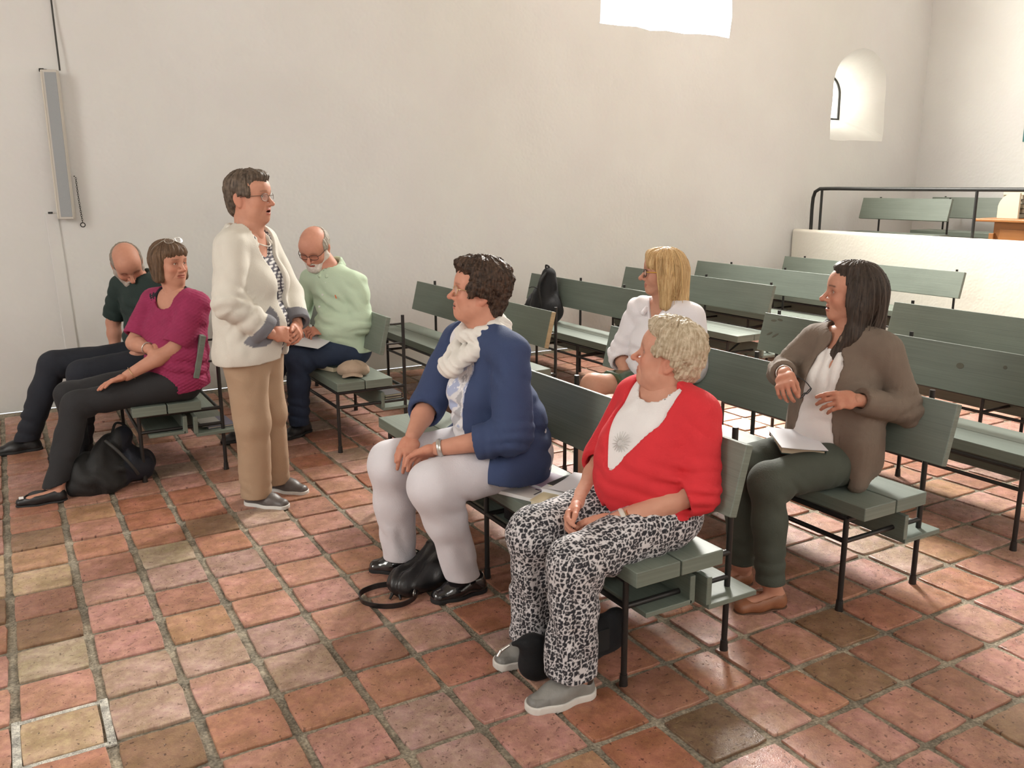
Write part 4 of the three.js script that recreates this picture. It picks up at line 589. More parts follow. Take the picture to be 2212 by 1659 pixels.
// ---------- woman in navy jacket with white scarf ----------
{
  const S = [0.56, 0.275, 0.19], F = nrm3([-0.99, 0, 0.13]), L = [F[2], 0, -F[0]];
  const J = { pelvis: [1.665, 0.575, -2.95], waist: [1.64, 0.70, -2.95], chest: [1.605, 0.86, -2.95], neck: [1.578, 1.035, -2.95], lsh: [1.600, 0.975, -2.785], rsh: [1.553, 0.975, -3.115], lel: [1.560, 0.685, -2.70], lwr: [1.325, 0.630, -2.86], rel: [1.425, 0.715, -3.16], rwr: [1.292, 0.640, -3.02], lhip: [1.675, 0.545, -2.84], rhip: [1.67, 0.545, -3.06], lkn: [1.285, 0.50, -2.825], rkn: [1.232, 0.515, -3.095], lan: [1.440, 0.10, -2.87], ran: [1.285, 0.11, -3.165] };
  const P = personGroup('woman in navy jacket, white scarf and white trousers with glasses', [1.5, 0, -2.95], 'people in the church');
  const H = headFrame([1.497, 1.203, -2.995], [-0.928, 0.13, -0.347], 1.0);
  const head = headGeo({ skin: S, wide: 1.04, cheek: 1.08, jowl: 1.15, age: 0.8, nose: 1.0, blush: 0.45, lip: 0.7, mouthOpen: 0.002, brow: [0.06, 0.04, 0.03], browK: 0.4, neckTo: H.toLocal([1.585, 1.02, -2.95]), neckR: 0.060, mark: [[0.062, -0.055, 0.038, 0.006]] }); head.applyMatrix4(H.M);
  const lh = handPrims(J.lwr, [-0.60, -0.42, -0.68], [-0.35, -0.65, 0.5], [-0.5, 0.55, 0.0], { curl: [0.45, 0.5, 0.55, 0.6], thumb: [0.85, 0.3, 0.15] });
  const rh = handPrims(J.rwr, [-0.45, -0.62, 0.62], [0.2, -0.6, -0.6], [-0.6, 0.35, -0.2], { curl: [0.4, 0.45, 0.5, 0.55], thumb: [0.8, 0.35, 0.1] });
  const flesh = [...torsoPrims(J, { L, F, s: 0.95 }), ...['l', 'r'].flatMap((s) => [...armPrims(J, s, 1.08), ...legPrims(J, s, 0.9)])];
  P.add('body', gMerge([cloth(flesh, { h: 0.010, color: skinTone(S) }), head, handGeo(lh, S), handGeo(rh, S)]), skinMat); addEyes(P, H, 0, 0.05, [0.10, 0.08, 0.05]);
  const hair = hairMesh([ell([0, 0.050, -0.028], [0.092, 0.090, 0.106], 0.03), ell([0, -0.025, -0.066], [0.074, 0.072, 0.054], 0.04), ell([0.070, 0.005, 0.004], [0.028, 0.048, 0.045], 0.03), ell([-0.070, 0.005, 0.004], [0.028, 0.048, 0.045], 0.03), ell([0.0, 0.098, 0.055], [0.060, 0.030, 0.046], 0.03), ell([0, -0.085, -0.062], [0.056, 0.030, 0.032], 0.03)], { color: [0.022, 0.014, 0.010], color2: [0.095, 0.055, 0.035], strand: 0.005, curl: 0.0085, freq: 12, vfreq: 16, cuts: [faceCut([0, -0.028, 0.110], [0.075, 0.082, 0.075]), faceCut([0.085, -0.046, 0.006], [0.032, 0.034, 0.045]), faceCut([-0.085, -0.046, 0.006], [0.032, 0.034, 0.045])] }); hair.applyMatrix4(H.M); P.add('hair', hair, hairMat, 'short wavy dark brown hair');
  spectacles(P.g, P.M(H.M), { mat: goldMat, w: 0.025, h: 0.018 });
  const tor = torsoPrims(J, { L, F, s: 1.06, wd: 1.02, bust: 1.2, belly: 1.2, bustY: -0.06 });
  // printed shirt
  const print = (x, y, z) => { const l = (x - 1.6) * L[0] + (z + 2.95) * L[2], a = noise3(x * 18, y * 16, z * 22), b = Math.abs(noise3(x * 45, y * 40, z * 45)); let c = [0.74, 0.73, 0.75]; if (y < 0.92 && y > 0.68) { if (a > 0.12) c = lerp3(c, [0.30, 0.38, 0.62], 0.75); if (a < -0.22) c = lerp3(c, [0.30, 0.30, 0.34], 0.7); if (y > 0.80 && b < 0.05) c = [0.9, 0.9, 0.92]; } return c; };
  P.add('shirt', cloth(tor, { grow: 0.002, h: 0.006, cuts: [insideCut([cap([1.575, 1.0, -2.95], [1.57, 1.2, -2.95], 0.085)]), planeCut([1.6, 0.62, -2.95], [0, -1, 0])], fold: creases([{ c: [1.45, 0.70, -2.95], r: 0.1, n: [0, 1, 0], f: 20, amp: 0.006 }], 0.003), color: print }), clothMat({}));
  // jacket
  const sl = sleeveOf(J, 'l', 0.066, 0.064, 0.055, 1.5), sr = sleeveOf(J, 'r', 0.064, 0.062, 0.056, 1.25);
  const open = (x, y, z) => { const f = (x - 1.63) * F[0] + (z + 2.95) * F[2], l = Math.abs((x - 1.63) * L[0] + (z + 2.95) * L[2] + 0.055); return f > 0 ? -(l - (0.085 + 0.02 * Math.sin(y * 9) + 0.05 * sstep(0.75, 0.55, y))) : -1; };
  const skirt = [cap([1.675, 0.505, -2.95], [1.65, 0.70, -2.95], 0.136, 0.128, 0.05, L, 1.46, 1.40), cap([1.62, 0.555, -2.80], [1.56, 0.52, -2.775], 0.105, 0.088, 0.05), cap([1.62, 0.555, -3.10], [1.56, 0.53, -3.12], 0.105, 0.088, 0.05)];
  const cr = [...bend(J, 'l', 'el', 'sh', 0.009), { c: lerp3(J.lsh, J.lel, 0.2), r: 0.1, n: nrm3([0.6, 0.6, 0.3]), f: 15, amp: 0.007 }, { c: [1.72, 0.66, -2.80], r: 0.14, n: nrm3([0.2, 1, 0.2]), f: 12, amp: 0.009 }, { c: lerp3(J.lel, J.lwr, 0.25), r: 0.08, n: nrm3(sub3(J.lel, J.lwr)), f: 26, amp: 0.006 }];
  P.add('jacket', cloth([...tor, ...skirt], { grow: 0.013, h: 0.0065, fold: creases(cr, 0.005), cuts: [open, insideCut([cap([1.578, 1.03, -2.95], [1.575, 1.2, -2.95], 0.078, 0.09)]), planeCut([1.62, 0.475, -2.95], [-0.18, -1, 0]), insideCut([cap([1.56, 0.47, -2.84], [1.30, 0.45, -2.83], 0.098, 0.09), cap([1.56, 0.47, -3.06], [1.25, 0.46, -3.09], 0.098, 0.09)])], pieces: [sl, sr], color: mottled([0.034, 0.056, 0.135], 0.06) }), clothMat({ sheenColor: lin(0.10, 0.13, 0.25) }));
  // scarf: folds of soft cloth round the neck and a drape on the chest
  const ringF = (r, y, tilt, tr) => { const out = []; for (let i = 0; i < 10; i++) { const a = i / 10 * 6.283, b = (i + 1) / 10 * 6.283, q = (t) => add3(add3([1.565, y + tilt * Math.cos(t), -2.95], F, r * 1.05 * Math.cos(t)), L, r * Math.sin(t)); out.push(cap(q(a), q(b), tr, tr, 0.015)); } return out; };
  const drape = [cap(add3([1.575, 1.03, -2.95], L, 0.085), add3(add3([1.545, 0.935, -2.95], F, 0.115), L, 0.03), 0.030, 0.028, 0.03), cap(add3([1.575, 1.02, -2.95], L, -0.085), add3(add3([1.545, 0.925, -2.95], F, 0.12), L, -0.03), 0.030, 0.028, 0.03), ell(add3([1.545, 0.915, -2.95], F, 0.125), [0.036, 0.042, 0.062], 0.03)];
  P.add('scarf', cloth([...ringF(0.072, 1.058, -0.028, 0.024), ...ringF(0.090, 1.015, -0.052, 0.025), ...drape], { h: 0.0055, fold: creases([{ c: add3([1.55, 0.98, -2.95], F, 0.1), r: 0.16, n: nrm3([0.25, 0.8, 0.55]), f: 34, amp: 0.005 }, { c: [1.6, 1.02, -2.86], r: 0.13, n: nrm3([0.4, 0.9, -0.2]), f: 34, amp: 0.005 }], 0.0012), color: flat([0.76, 0.73, 0.68]) }), clothMat({ roughness: 0.9 }));
  // trousers
  const legs = ['l', 'r'].flatMap((s) => { const hp = J[s + 'hip'], kn = J[s + 'kn'], an = J[s + 'an']; return [cap(hp, kn, 0.112, 0.090, 0.05), cap(kn, lerp3(kn, an, 0.4), 0.088, 0.080, 0.04), cap(lerp3(kn, an, 0.4), add3(an, [0, -0.05, 0]), 0.080, 0.066, 0.03)]; });
  const crl = ['l', 'r'].flatMap((s) => [{ c: add3(J[s + 'kn'], [0.09, -0.06, 0]), r: 0.1, n: nrm3([0.7, 0.7, 0.1]), f: 14, amp: 0.008 }, { c: lerp3(J[s + 'kn'], J[s + 'an'], 0.75), r: 0.12, n: nrm3([0.8, 0.4, 0.4]), f: 12, amp: 0.007 }]);
  P.add('trousers', cloth([cap([1.69, 0.545, -2.95], [1.68, 0.62, -2.95], 0.14, 0.13, 0.06, L, 1.45), ...legs], { grow: 0, h: 0.0065, fold: creases(crl, 0.004), cuts: [planeCut([1.44, 0.085, -2.87], [0, -1, 0]), planeCut([1.6, 0.66, -2.9], [0, 1, 0])], color: mottled([0.68, 0.66, 0.70], 0.02) }), clothMat({}));
  const patent = new THREE.MeshPhysicalMaterial({ vertexColors: true, roughness: 0.16, clearcoat: 1, clearcoatRoughness: 0.06 });
  for (const [s, hl, dir] of [['l', [1.535, 0, -2.878], [-1, 0, 0.03]], ['r', [1.40, 0, -3.16], [-0.83, 0, -0.50]]]) { const sh = shoeParts(hl, dir, { len: 0.255, left: s === 'l', w: 1.03, color: flat([0.008, 0.008, 0.010]), sole: 0.018, soleGrow: 0.002, soleColor: flat([0.012, 0.012, 0.012]) }); P.add('shoe', sh.upper, patent); P.add('shoe_sole', sh.sole, rubber.clone()); }
  bangle(lerp3(J.lwr, J.lel, 0.04), sub3(J.lwr, J.lel), 0.031, 0.0048, silverMat, P, 'watch', 2.0);
}
// ---------- woman in brown cardigan ----------
{
  const S = [0.50, 0.245, 0.165], F = nrm3([-0.985, 0, 0.16]), L = [F[2], 0, -F[0]];
  const J = { pelvis: [2.790, 0.565, -2.27], waist: [2.79, 0.70, -2.27], chest: [2.810, 0.85, -2.275], neck: [2.838, 1.005, -2.285], lsh: [2.868, 0.965, -2.125], rsh: [2.822, 0.965, -2.425], lel: [2.925, 0.742, -2.050], lwr: [2.672, 0.808, -2.085], rel: [2.745, 0.825, -2.515], rwr: [2.570, 0.872, -2.345], lhip: [2.78, 0.535, -2.18], rhip: [2.78, 0.535, -2.36], lkn: [2.372, 0.505, -2.205], rkn: [2.402, 0.515, -2.385], lan: [2.395, 0.11, -2.185], ran: [2.43, 0.10, -2.37] };
  const P = personGroup('woman in taupe cardigan and white blouse with long dark hair', [2.6, 0, -2.27], 'people in the church');
  const H = headFrame([2.797, 1.178, -2.335], [-0.785, 0.055, -0.615], 1.0);
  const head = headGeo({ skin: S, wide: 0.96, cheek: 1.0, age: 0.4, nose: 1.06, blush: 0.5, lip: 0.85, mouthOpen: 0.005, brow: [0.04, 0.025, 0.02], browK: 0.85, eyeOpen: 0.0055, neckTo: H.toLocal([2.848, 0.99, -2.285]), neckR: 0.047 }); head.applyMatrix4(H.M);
  const lh = handPrims(J.lwr, [-0.90, 0.0, -0.42], [-0.1, -0.55, -0.8], [-0.2, 0.75, -0.5], { curl: [0.35, 0.5, 0.55, 0.6], thumb: [0.95, 0.2, 0.25], spread: 0.04 });
  const rh = handPrims(J.rwr, [-0.62, -0.45, 0.62], [0.35, -0.8, 0.2], [-0.1, 0.2, 0.9], { curl: [0.8, 0.75, 0.75, 0.8], thumb: [0.8, 0.3, 0.5], spread: 0.05 });
  const flesh = [...torsoPrims(J, { L, F, s: 0.88 }), ...['l', 'r'].flatMap((s) => [...armPrims(J, s, 0.9), ...legPrims(J, s, 0.85)])];
  // bare insteps in ballet flats
  const feet = [['l', [2.465, 0, -2.165], [-0.95, 0, -0.20]], ['r', [2.50, 0, -2.38], [-0.96, 0, -0.12]]];
  for (const [s, hl, d] of feet) flesh.push(cap(J[s + 'an'], [hl[0] + d[0] * 0.04, 0.05, hl[2] + d[2] * 0.05], 0.033, 0.026, 0.03), cap([hl[0] + d[0] * 0.05, 0.042, hl[2] + d[2] * 0.05], [hl[0] + d[0] * 0.17, 0.030, hl[2] + d[2] * 0.17], 0.026, 0.026, 0.03));
  P.add('body', gMerge([cloth(flesh, { h: 0.008, color: skinTone(S) }), head, handGeo(lh, S), handGeo(rh, S)]), skinMat); addEyes(P, H, -0.1, 0.1, [0.05, 0.03, 0.02]);
  // long hair falling over the shoulders
  const wl = (p) => H.toLocal(p);
  const hair = hairMesh([ell([0, 0.044, -0.022], [0.082, 0.080, 0.100], 0.03), ell([0.074, -0.02, -0.02], [0.024, 0.075, 0.055], 0.03), ell([-0.074, -0.02, -0.02], [0.024, 0.075, 0.055], 0.03), cap([0.0, 0.0, -0.070], [0.0, -0.16, -0.085], 0.070, 0.058, 0.03, [1, 0, 0], 1.15), cap([0.072, -0.05, -0.015], [0.078, -0.17, -0.01], 0.034, 0.036, 0.03), cap([0.078, -0.16, -0.01], [0.070, -0.245, 0.045], 0.036, 0.026, 0.03), cap([-0.072, -0.05, -0.01], [-0.075, -0.15, 0.03], 0.032, 0.036, 0.03), cap([-0.075, -0.15, 0.03], [-0.055, -0.165, 0.075], 0.034, 0.022, 0.03), ell([0, 0.095, 0.03], [0.062, 0.024, 0.048], 0.03)], { color: [0.018, 0.013, 0.010], color2: [0.075, 0.052, 0.038], strand: 0.0052, freq: 20, vfreq: 4, h: 0.0035, streak: 0.8, cuts: [faceCut([0, -0.035, 0.105], [0.066, 0.100, 0.078])] }); hair.applyMatrix4(H.M); P.add('hair', hair, hairMat, 'long dark brown hair with a few grey strands');
  const wisps = []; for (let i = 0; i < 22; i++) { const a = rr(-0.07, 0.07), z0 = rr(-0.09, -0.03); wisps.push([[a, 0.09, z0], [a * 1.5 + Math.sign(a) * 0.03, 0.04, z0 - 0.01], [a * 1.2 + Math.sign(a) * 0.045, -0.08, z0 - 0.02], [a + Math.sign(a) * 0.055, -0.2, z0 + rr(-0.02, 0.05)]]); } { const g = lockGeo(wisps, 0.0022, [0.06, 0.045, 0.035]); g.applyMatrix4(H.M); P.add('hair_strands', g, hairMat); }
  // blouse
  const tor = torsoPrims(J, { L, F, s: 0.93, bust: 0.98, belly: 0.9, bustY: -0.05 });
  P.add('blouse', cloth([...tor, cap([2.77, 0.60, -2.27], [2.79, 0.70, -2.27], 0.115, 0.108, 0.04, L, 1.35)], { grow: 0.006, h: 0.006, cuts: [insideCut([cap([2.83, 0.965, -2.285], [2.84, 1.2, -2.285], 0.075, 0.08)]), insideCut([ell(add3([2.825, 0.925, -2.28], F, 0.11), [0.03, 0.035, 0.006], 0.01)]), planeCut([2.78, 0.565, -2.27], [0, -1, 0])], fold: creases([{ c: add3([2.82, 0.90, -2.28], F, 0.09), r: 0.1, n: L, f: 22, amp: 0.007 }, { c: add3([2.79, 0.74, -2.27], F, 0.1), r: 0.1, n: [0.1, 1, 0], f: 14, amp: 0.007 }], 0.004), color: flat([0.78, 0.76, 0.74]) }), clothMat({ roughness: 0.6 }));
  // ribbed cardigan, open, hanging to the seat
  const sl = sleeveOf(J, 'l', 0.052, 0.047, 0.033, 1.93), sr = sleeveOf(J, 'r', 0.052, 0.046, 0.036, 1.72);
  const open = (x, y, z) => { const f = (x - 2.80) * F[0] + (z + 2.275) * F[2], l = Math.abs((x - 2.80) * L[0] + (z + 2.275) * L[2] + 0.008); return f > 0 ? -(l - (0.068 - 0.05 * sstep(0.9, 1.0, y) + 0.02 * sstep(0.8, 0.6, y))) : -1; };
  const rib = (x, y, z) => { const a = Math.atan2(z + 2.275, x - 2.82); return 0.0011 * Math.sin(a * 150) ; };
  const cr = creases([...bend(J, 'l', 'el', 'sh', 0.009, 22), ...bend(J, 'r', 'el', 'sh', 0.007), { c: lerp3(J.lel, J.lwr, 0.2), r: 0.07, n: nrm3(sub3(J.lel, J.lwr)), f: 24, amp: 0.006 }], 0.004);
  const tail = [cap([2.80, 0.53, -2.165], [2.80, 0.72, -2.17], 0.082, 0.085, 0.05), cap([2.735, 0.47, -2.10], [2.75, 0.62, -2.12], 0.03, 0.055, 0.04), cap([2.78, 0.53, -2.38], [2.79, 0.72, -2.37], 0.080, 0.085, 0.05)];
  P.add('cardigan', cloth([...tor, ...tail], { grow: 0.014, h: 0.0058, fold: (x, y, z) => cr(x, y, z) + rib(x, y, z), cuts: [open, insideCut([cap([2.838, 0.98, -2.285], [2.84, 1.2, -2.285], 0.070, 0.08)]), planeCut([2.8, 0.470, -2.2], [0.5, -1, 0]), insideCut([cap([2.80, 0.50, -2.19], [2.40, 0.47, -2.20], 0.090, 0.075), cap([2.80, 0.50, -2.36], [2.40, 0.48, -2.38], 0.090, 0.075)])], pieces: [sl, sr], color: mottled([0.165, 0.125, 0.095], 0.08, 14) }), clothMat({ sheenColor: lin(0.2, 0.17, 0.13) }));
  // dark green trousers
  const legs = ['l', 'r'].flatMap((s) => { const hp = J[s + 'hip'], kn = J[s + 'kn'], an = J[s + 'an']; return [cap(hp, kn, 0.094, 0.068, 0.05), cap(kn, lerp3(kn, an, 0.4), 0.066, 0.060, 0.04), cap(lerp3(kn, an, 0.4), add3(an, [0, -0.03, 0]), 0.060, 0.050, 0.03)]; });
  P.add('trousers', cloth([cap([2.79, 0.555, -2.27], [2.79, 0.64, -2.27], 0.118, 0.112, 0.06, L, 1.4), ...legs], { grow: 0.002, h: 0.006, fold: creases(['l', 'r'].flatMap((s) => [{ c: add3(J[s + 'kn'], [0.07, -0.05, 0]), r: 0.09, n: nrm3([0.7, 0.7, 0]), f: 18, amp: 0.007 }, { c: lerp3(J[s + 'kn'], J[s + 'an'], 0.8), r: 0.1, n: [0, 1, 0], f: 16, amp: 0.004 }, { c: lerp3(J[s + 'hip'], J[s + 'kn'], 0.2), r: 0.1, n: nrm3([0.9, -0.3, 0.2]), f: 16, amp: 0.006 }]), 0.003), cuts: [planeCut([2.4, 0.105, -2.2], [0, -1, 0]), planeCut([2.8, 0.655, -2.2], [0, 1, 0])], color: mottled([0.058, 0.068, 0.052], 0.08) }), clothMat({}));
  for (const [s, hl, d] of feet) { const sh = shoeParts(hl, d, { len: 0.235, left: s === 'l', w: 0.93, tall: 0.75, color: mottled([0.26, 0.10, 0.045], 0.12, 20), sole: 0.008, soleGrow: 0.001, soleColor: flat([0.10, 0.05, 0.03]), cut: [insideCut([cap([hl[0] + d[0] * 0.078, 0.090, hl[2] + d[2] * 0.075], [hl[0] + d[0] * 0.150, 0.066, hl[2] + d[2] * 0.145], 0.036, 0.032)])] }); P.add('shoe', sh.upper, leatherMat); P.add('shoe_sole', sh.sole, std({ vertexColors: true, roughness: 0.8 })); }
  const wrap = lerp3(J.rwr, J.rel, 0.13), ax = sub3(J.rwr, J.rel); for (let i = 0; i < 3; i++) bangle(add3(wrap, nrm3(ax), -0.008 * i), ax, 0.030, 0.0022, silverMat, P, 'bracelet');
}
// ---------- blonde woman ----------
{
  const S = [0.56, 0.29, 0.20], F = nrm3([-0.96, 0, 0.28]), L = [F[2], 0, -F[0]];
  const J = { pelvis: [2.87, 0.565, -3.42], waist: [2.86, 0.70, -3.42], chest: [2.855, 0.835, -3.42], neck: [2.858, 0.985, -3.425], lsh: [2.905, 0.945, -3.275], rsh: [2.825, 0.945, -3.565], lel: [2.90, 0.70, -3.22], lwr: [2.72, 0.615, -3.36], rel: [2.765, 0.715, -3.635], rwr: [2.70, 0.632, -3.52], lhip: [2.86, 0.535, -3.33], rhip: [2.86, 0.535, -3.51], lkn: [2.47, 0.525, -3.345], rkn: [2.482, 0.605, -3.495], lan: [2.42, 0.10, -3.33], ran: [2.40, 0.15, -3.44] };
  const P = personGroup('smiling blonde woman in white blouse and green skirt', [2.7, 0, -3.42], 'people in the church');
  const H = headFrame([2.782, 1.160, -3.458], [-0.821, 0.015, -0.570], 1.0);
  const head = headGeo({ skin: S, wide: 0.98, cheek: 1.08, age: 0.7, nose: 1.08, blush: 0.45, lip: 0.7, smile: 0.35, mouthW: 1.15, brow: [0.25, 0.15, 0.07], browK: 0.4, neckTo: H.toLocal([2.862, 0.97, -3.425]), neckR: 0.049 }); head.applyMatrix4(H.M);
  const rh = handPrims(J.rwr, [-0.35, -0.50, 0.78], [-0.1, -0.75, -0.5], [-0.8, 0.3, -0.2], { curl: [0.4, 0.45, 0.5, 0.5], thumb: [0.85, 0.3, 0.1] });
  const lh = handPrims(J.lwr, [-0.55, -0.30, -0.75], [-0.1, -0.9, 0.1], [-0.8, 0.1, 0.6], { curl: [0.5, 0.5, 0.55, 0.6] });
  const flesh = [...torsoPrims(J, { L, F, s: 0.9 }), ...['l', 'r'].flatMap((s) => [...armPrims(J, s, 0.95), ...legPrims(J, s, 1.0)]), cap(J.lan, [2.33, 0.04, -3.33], 0.035, 0.026), cap(J.ran, [2.28, 0.09, -3.44], 0.035, 0.026)];
  P.add('body', gMerge([cloth(flesh, { h: 0.008, color: skinTone(S) }), head, handGeo(lh, S), handGeo(rh, S)]), skinMat); addEyes(P, H, 0, 0, [0.10, 0.14, 0.16]);
  const hair = hairMesh([ell([0, 0.045, -0.020], [0.083, 0.080, 0.098], 0.03), ell([0.073, -0.02, -0.02], [0.024, 0.075, 0.055], 0.03), ell([-0.073, -0.02, -0.02], [0.024, 0.075, 0.055], 0.03), cap([0, 0.0, -0.070], [0, -0.135, -0.082], 0.066, 0.052, 0.03, [1, 0, 0], 1.2), cap([0.074, -0.05, -0.020], [0.074, -0.155, -0.012], 0.035, 0.030, 0.03), cap([-0.074, -0.05, -0.020], [-0.074, -0.150, -0.012], 0.034, 0.028, 0.03), ell([0, 0.085, 0.045], [0.070, 0.030, 0.045], 0.03), ell([0.05, 0.05, 0.062], [0.026, 0.034, 0.026], 0.02), ell([-0.05, 0.05, 0.062], [0.026, 0.034, 0.026], 0.02)], { color: [0.36, 0.21, 0.085], color2: [0.70, 0.50, 0.26], strand: 0.0050, freq: 22, vfreq: 4, h: 0.0034, cuts: [faceCut([0, -0.040, 0.108], [0.066, 0.090, 0.080]), faceCut([0.0, 0.03, 0.115], [0.04, 0.03, 0.03])] }); hair.applyMatrix4(H.M); P.add('hair', hair, hairMat, 'shoulder-length straight blonde hair');
  const wisps = []; for (let i = 0; i < 24; i++) { const s = i % 2 ? 1 : -1, z0 = rr(-0.08, 0.05); wisps.push([[s * 0.04, 0.118, z0 * 0.6], [s * 0.085, 0.06, z0], [s * 0.098, -0.04, z0 - 0.01], [s * rr(0.08, 0.105), rr(-0.14, -0.18), z0 - 0.02]]); } { const g = lockGeo(wisps, 0.0024, [0.5, 0.33, 0.15]); g.applyMatrix4(H.M); P.add('hair_strands', g, hairMat); }
  spectacles(P.g, P.M(H.M), { mat: std({ color: lin(0.02, 0.02, 0.02), roughness: 0.3 }), templeMat: std({ color: lin(0.65, 0.35, 0.04), roughness: 0.4 }), r: 0.0020, w: 0.025, h: 0.017, square: 4 });
  const tor = torsoPrims(J, { L, F, s: 0.95, bust: 1.0, belly: 0.95 });
  const sl = sleeveOf(J, 'l', 0.068, 0.062, 0.056, 1.35), sr = sleeveOf(J, 'r', 0.068, 0.062, 0.058, 1.45);
  const open = (x, y, z) => { const f = (x - 2.85) * F[0] + (z + 3.42) * F[2], l = Math.abs((x - 2.85) * L[0] + (z + 3.42) * L[2]); return f > 0 && y > 0.86 ? -(l - 0.35 * (y - 0.86)) : -1; };
  P.add('blouse', cloth([...tor, cap([2.86, 0.58, -3.42], [2.86, 0.70, -3.42], 0.13, 0.12, 0.04, L, 1.42)], { grow: 0.010, h: 0.0065, fold: creases([...bend(J, 'r', 'el', 'sh', 0.011, 20), { c: lerp3(J.rel, J.rwr, 0.3), r: 0.07, n: nrm3(sub3(J.rel, J.rwr)), f: 26, amp: 0.009 }, { c: [2.76, 0.68, -3.42], r: 0.14, n: [0.1, 1, 0.2], f: 13, amp: 0.010 }, { c: J.rsh, r: 0.13, n: nrm3([0.6, 0.6, 0.5]), f: 12, amp: 0.007 }], 0.005), cuts: [open, insideCut([cap([2.858, 0.97, -3.425], [2.86, 1.15, -3.43], 0.066, 0.08)]), planeCut([2.86, 0.625, -3.42], [0, -1, 0])], pieces: [sl, sr], color: mottled([0.80, 0.77, 0.80], 0.03) }), clothMat({}));
  for (const s of [-1, 1]) { const c = cloth([cap(add3([2.855, 1.005, -3.425], L, s * 0.058), add3(add3([2.855, 0.955, -3.425], F, 0.095), L, s * 0.055), 0.018, 0.012, 0.02), cap(add3(add3([2.875, 1.01, -3.425], F, -0.06), L, s * 0.03), add3([2.86, 1.01, -3.425], L, s * 0.064), 0.016, 0.018, 0.02)], { h: 0.005, color: flat([0.80, 0.77, 0.80]) }); P.add('collar', c, clothMat({})); }
  // green skirt of shiny leather
  P.add('skirt', cloth([cap([2.87, 0.545, -3.42], [2.87, 0.63, -3.42], 0.132, 0.12, 0.06, L, 1.42), cap([2.85, 0.53, -3.34], [2.60, 0.53, -3.345], 0.104, 0.088, 0.06), cap([2.85, 0.53, -3.50], [2.60, 0.585, -3.495], 0.104, 0.086, 0.06), cap([2.85, 0.51, -3.42], [2.62, 0.53, -3.415], 0.09, 0.07, 0.06)], { grow: 0.004, h: 0.006, fold: creases([{ c: [2.72, 0.58, -3.42], r: 0.14, n: nrm3([0.8, 0.3, 0.5]), f: 14, amp: 0.008 }], 0.003), cuts: [planeCut([2.585, 0.55, -3.42], [-1, 0.1, 0]), planeCut([2.87, 0.66, -3.42], [0, 1, 0])], color: mottled([0.035, 0.075, 0.035], 0.1) }), new THREE.MeshPhysicalMaterial({ vertexColors: true, roughness: 0.3, clearcoat: 0.4, clearcoatRoughness: 0.2 }));
  for (const [s, hl] of [['l', [2.46, 0, -3.33]], ['r', [2.44, 0, -3.45]]]) { const sh = shoeParts(hl, [-1, 0, 0], { len: 0.235, w: 0.93, tall: 0.75, color: flat([0.05, 0.04, 0.035]), sole: 0.008, soleColor: flat([0.03, 0.03, 0.03]), cut: [insideCut([cap([hl[0] - 0.078, 0.090, hl[2]], [hl[0] - 0.150, 0.066, hl[2]], 0.036, 0.032)])] }); P.add('shoe', sh.upper, leatherMat); P.add('shoe_sole', sh.sole, std({ vertexColors: true, roughness: 0.8 })); }
}
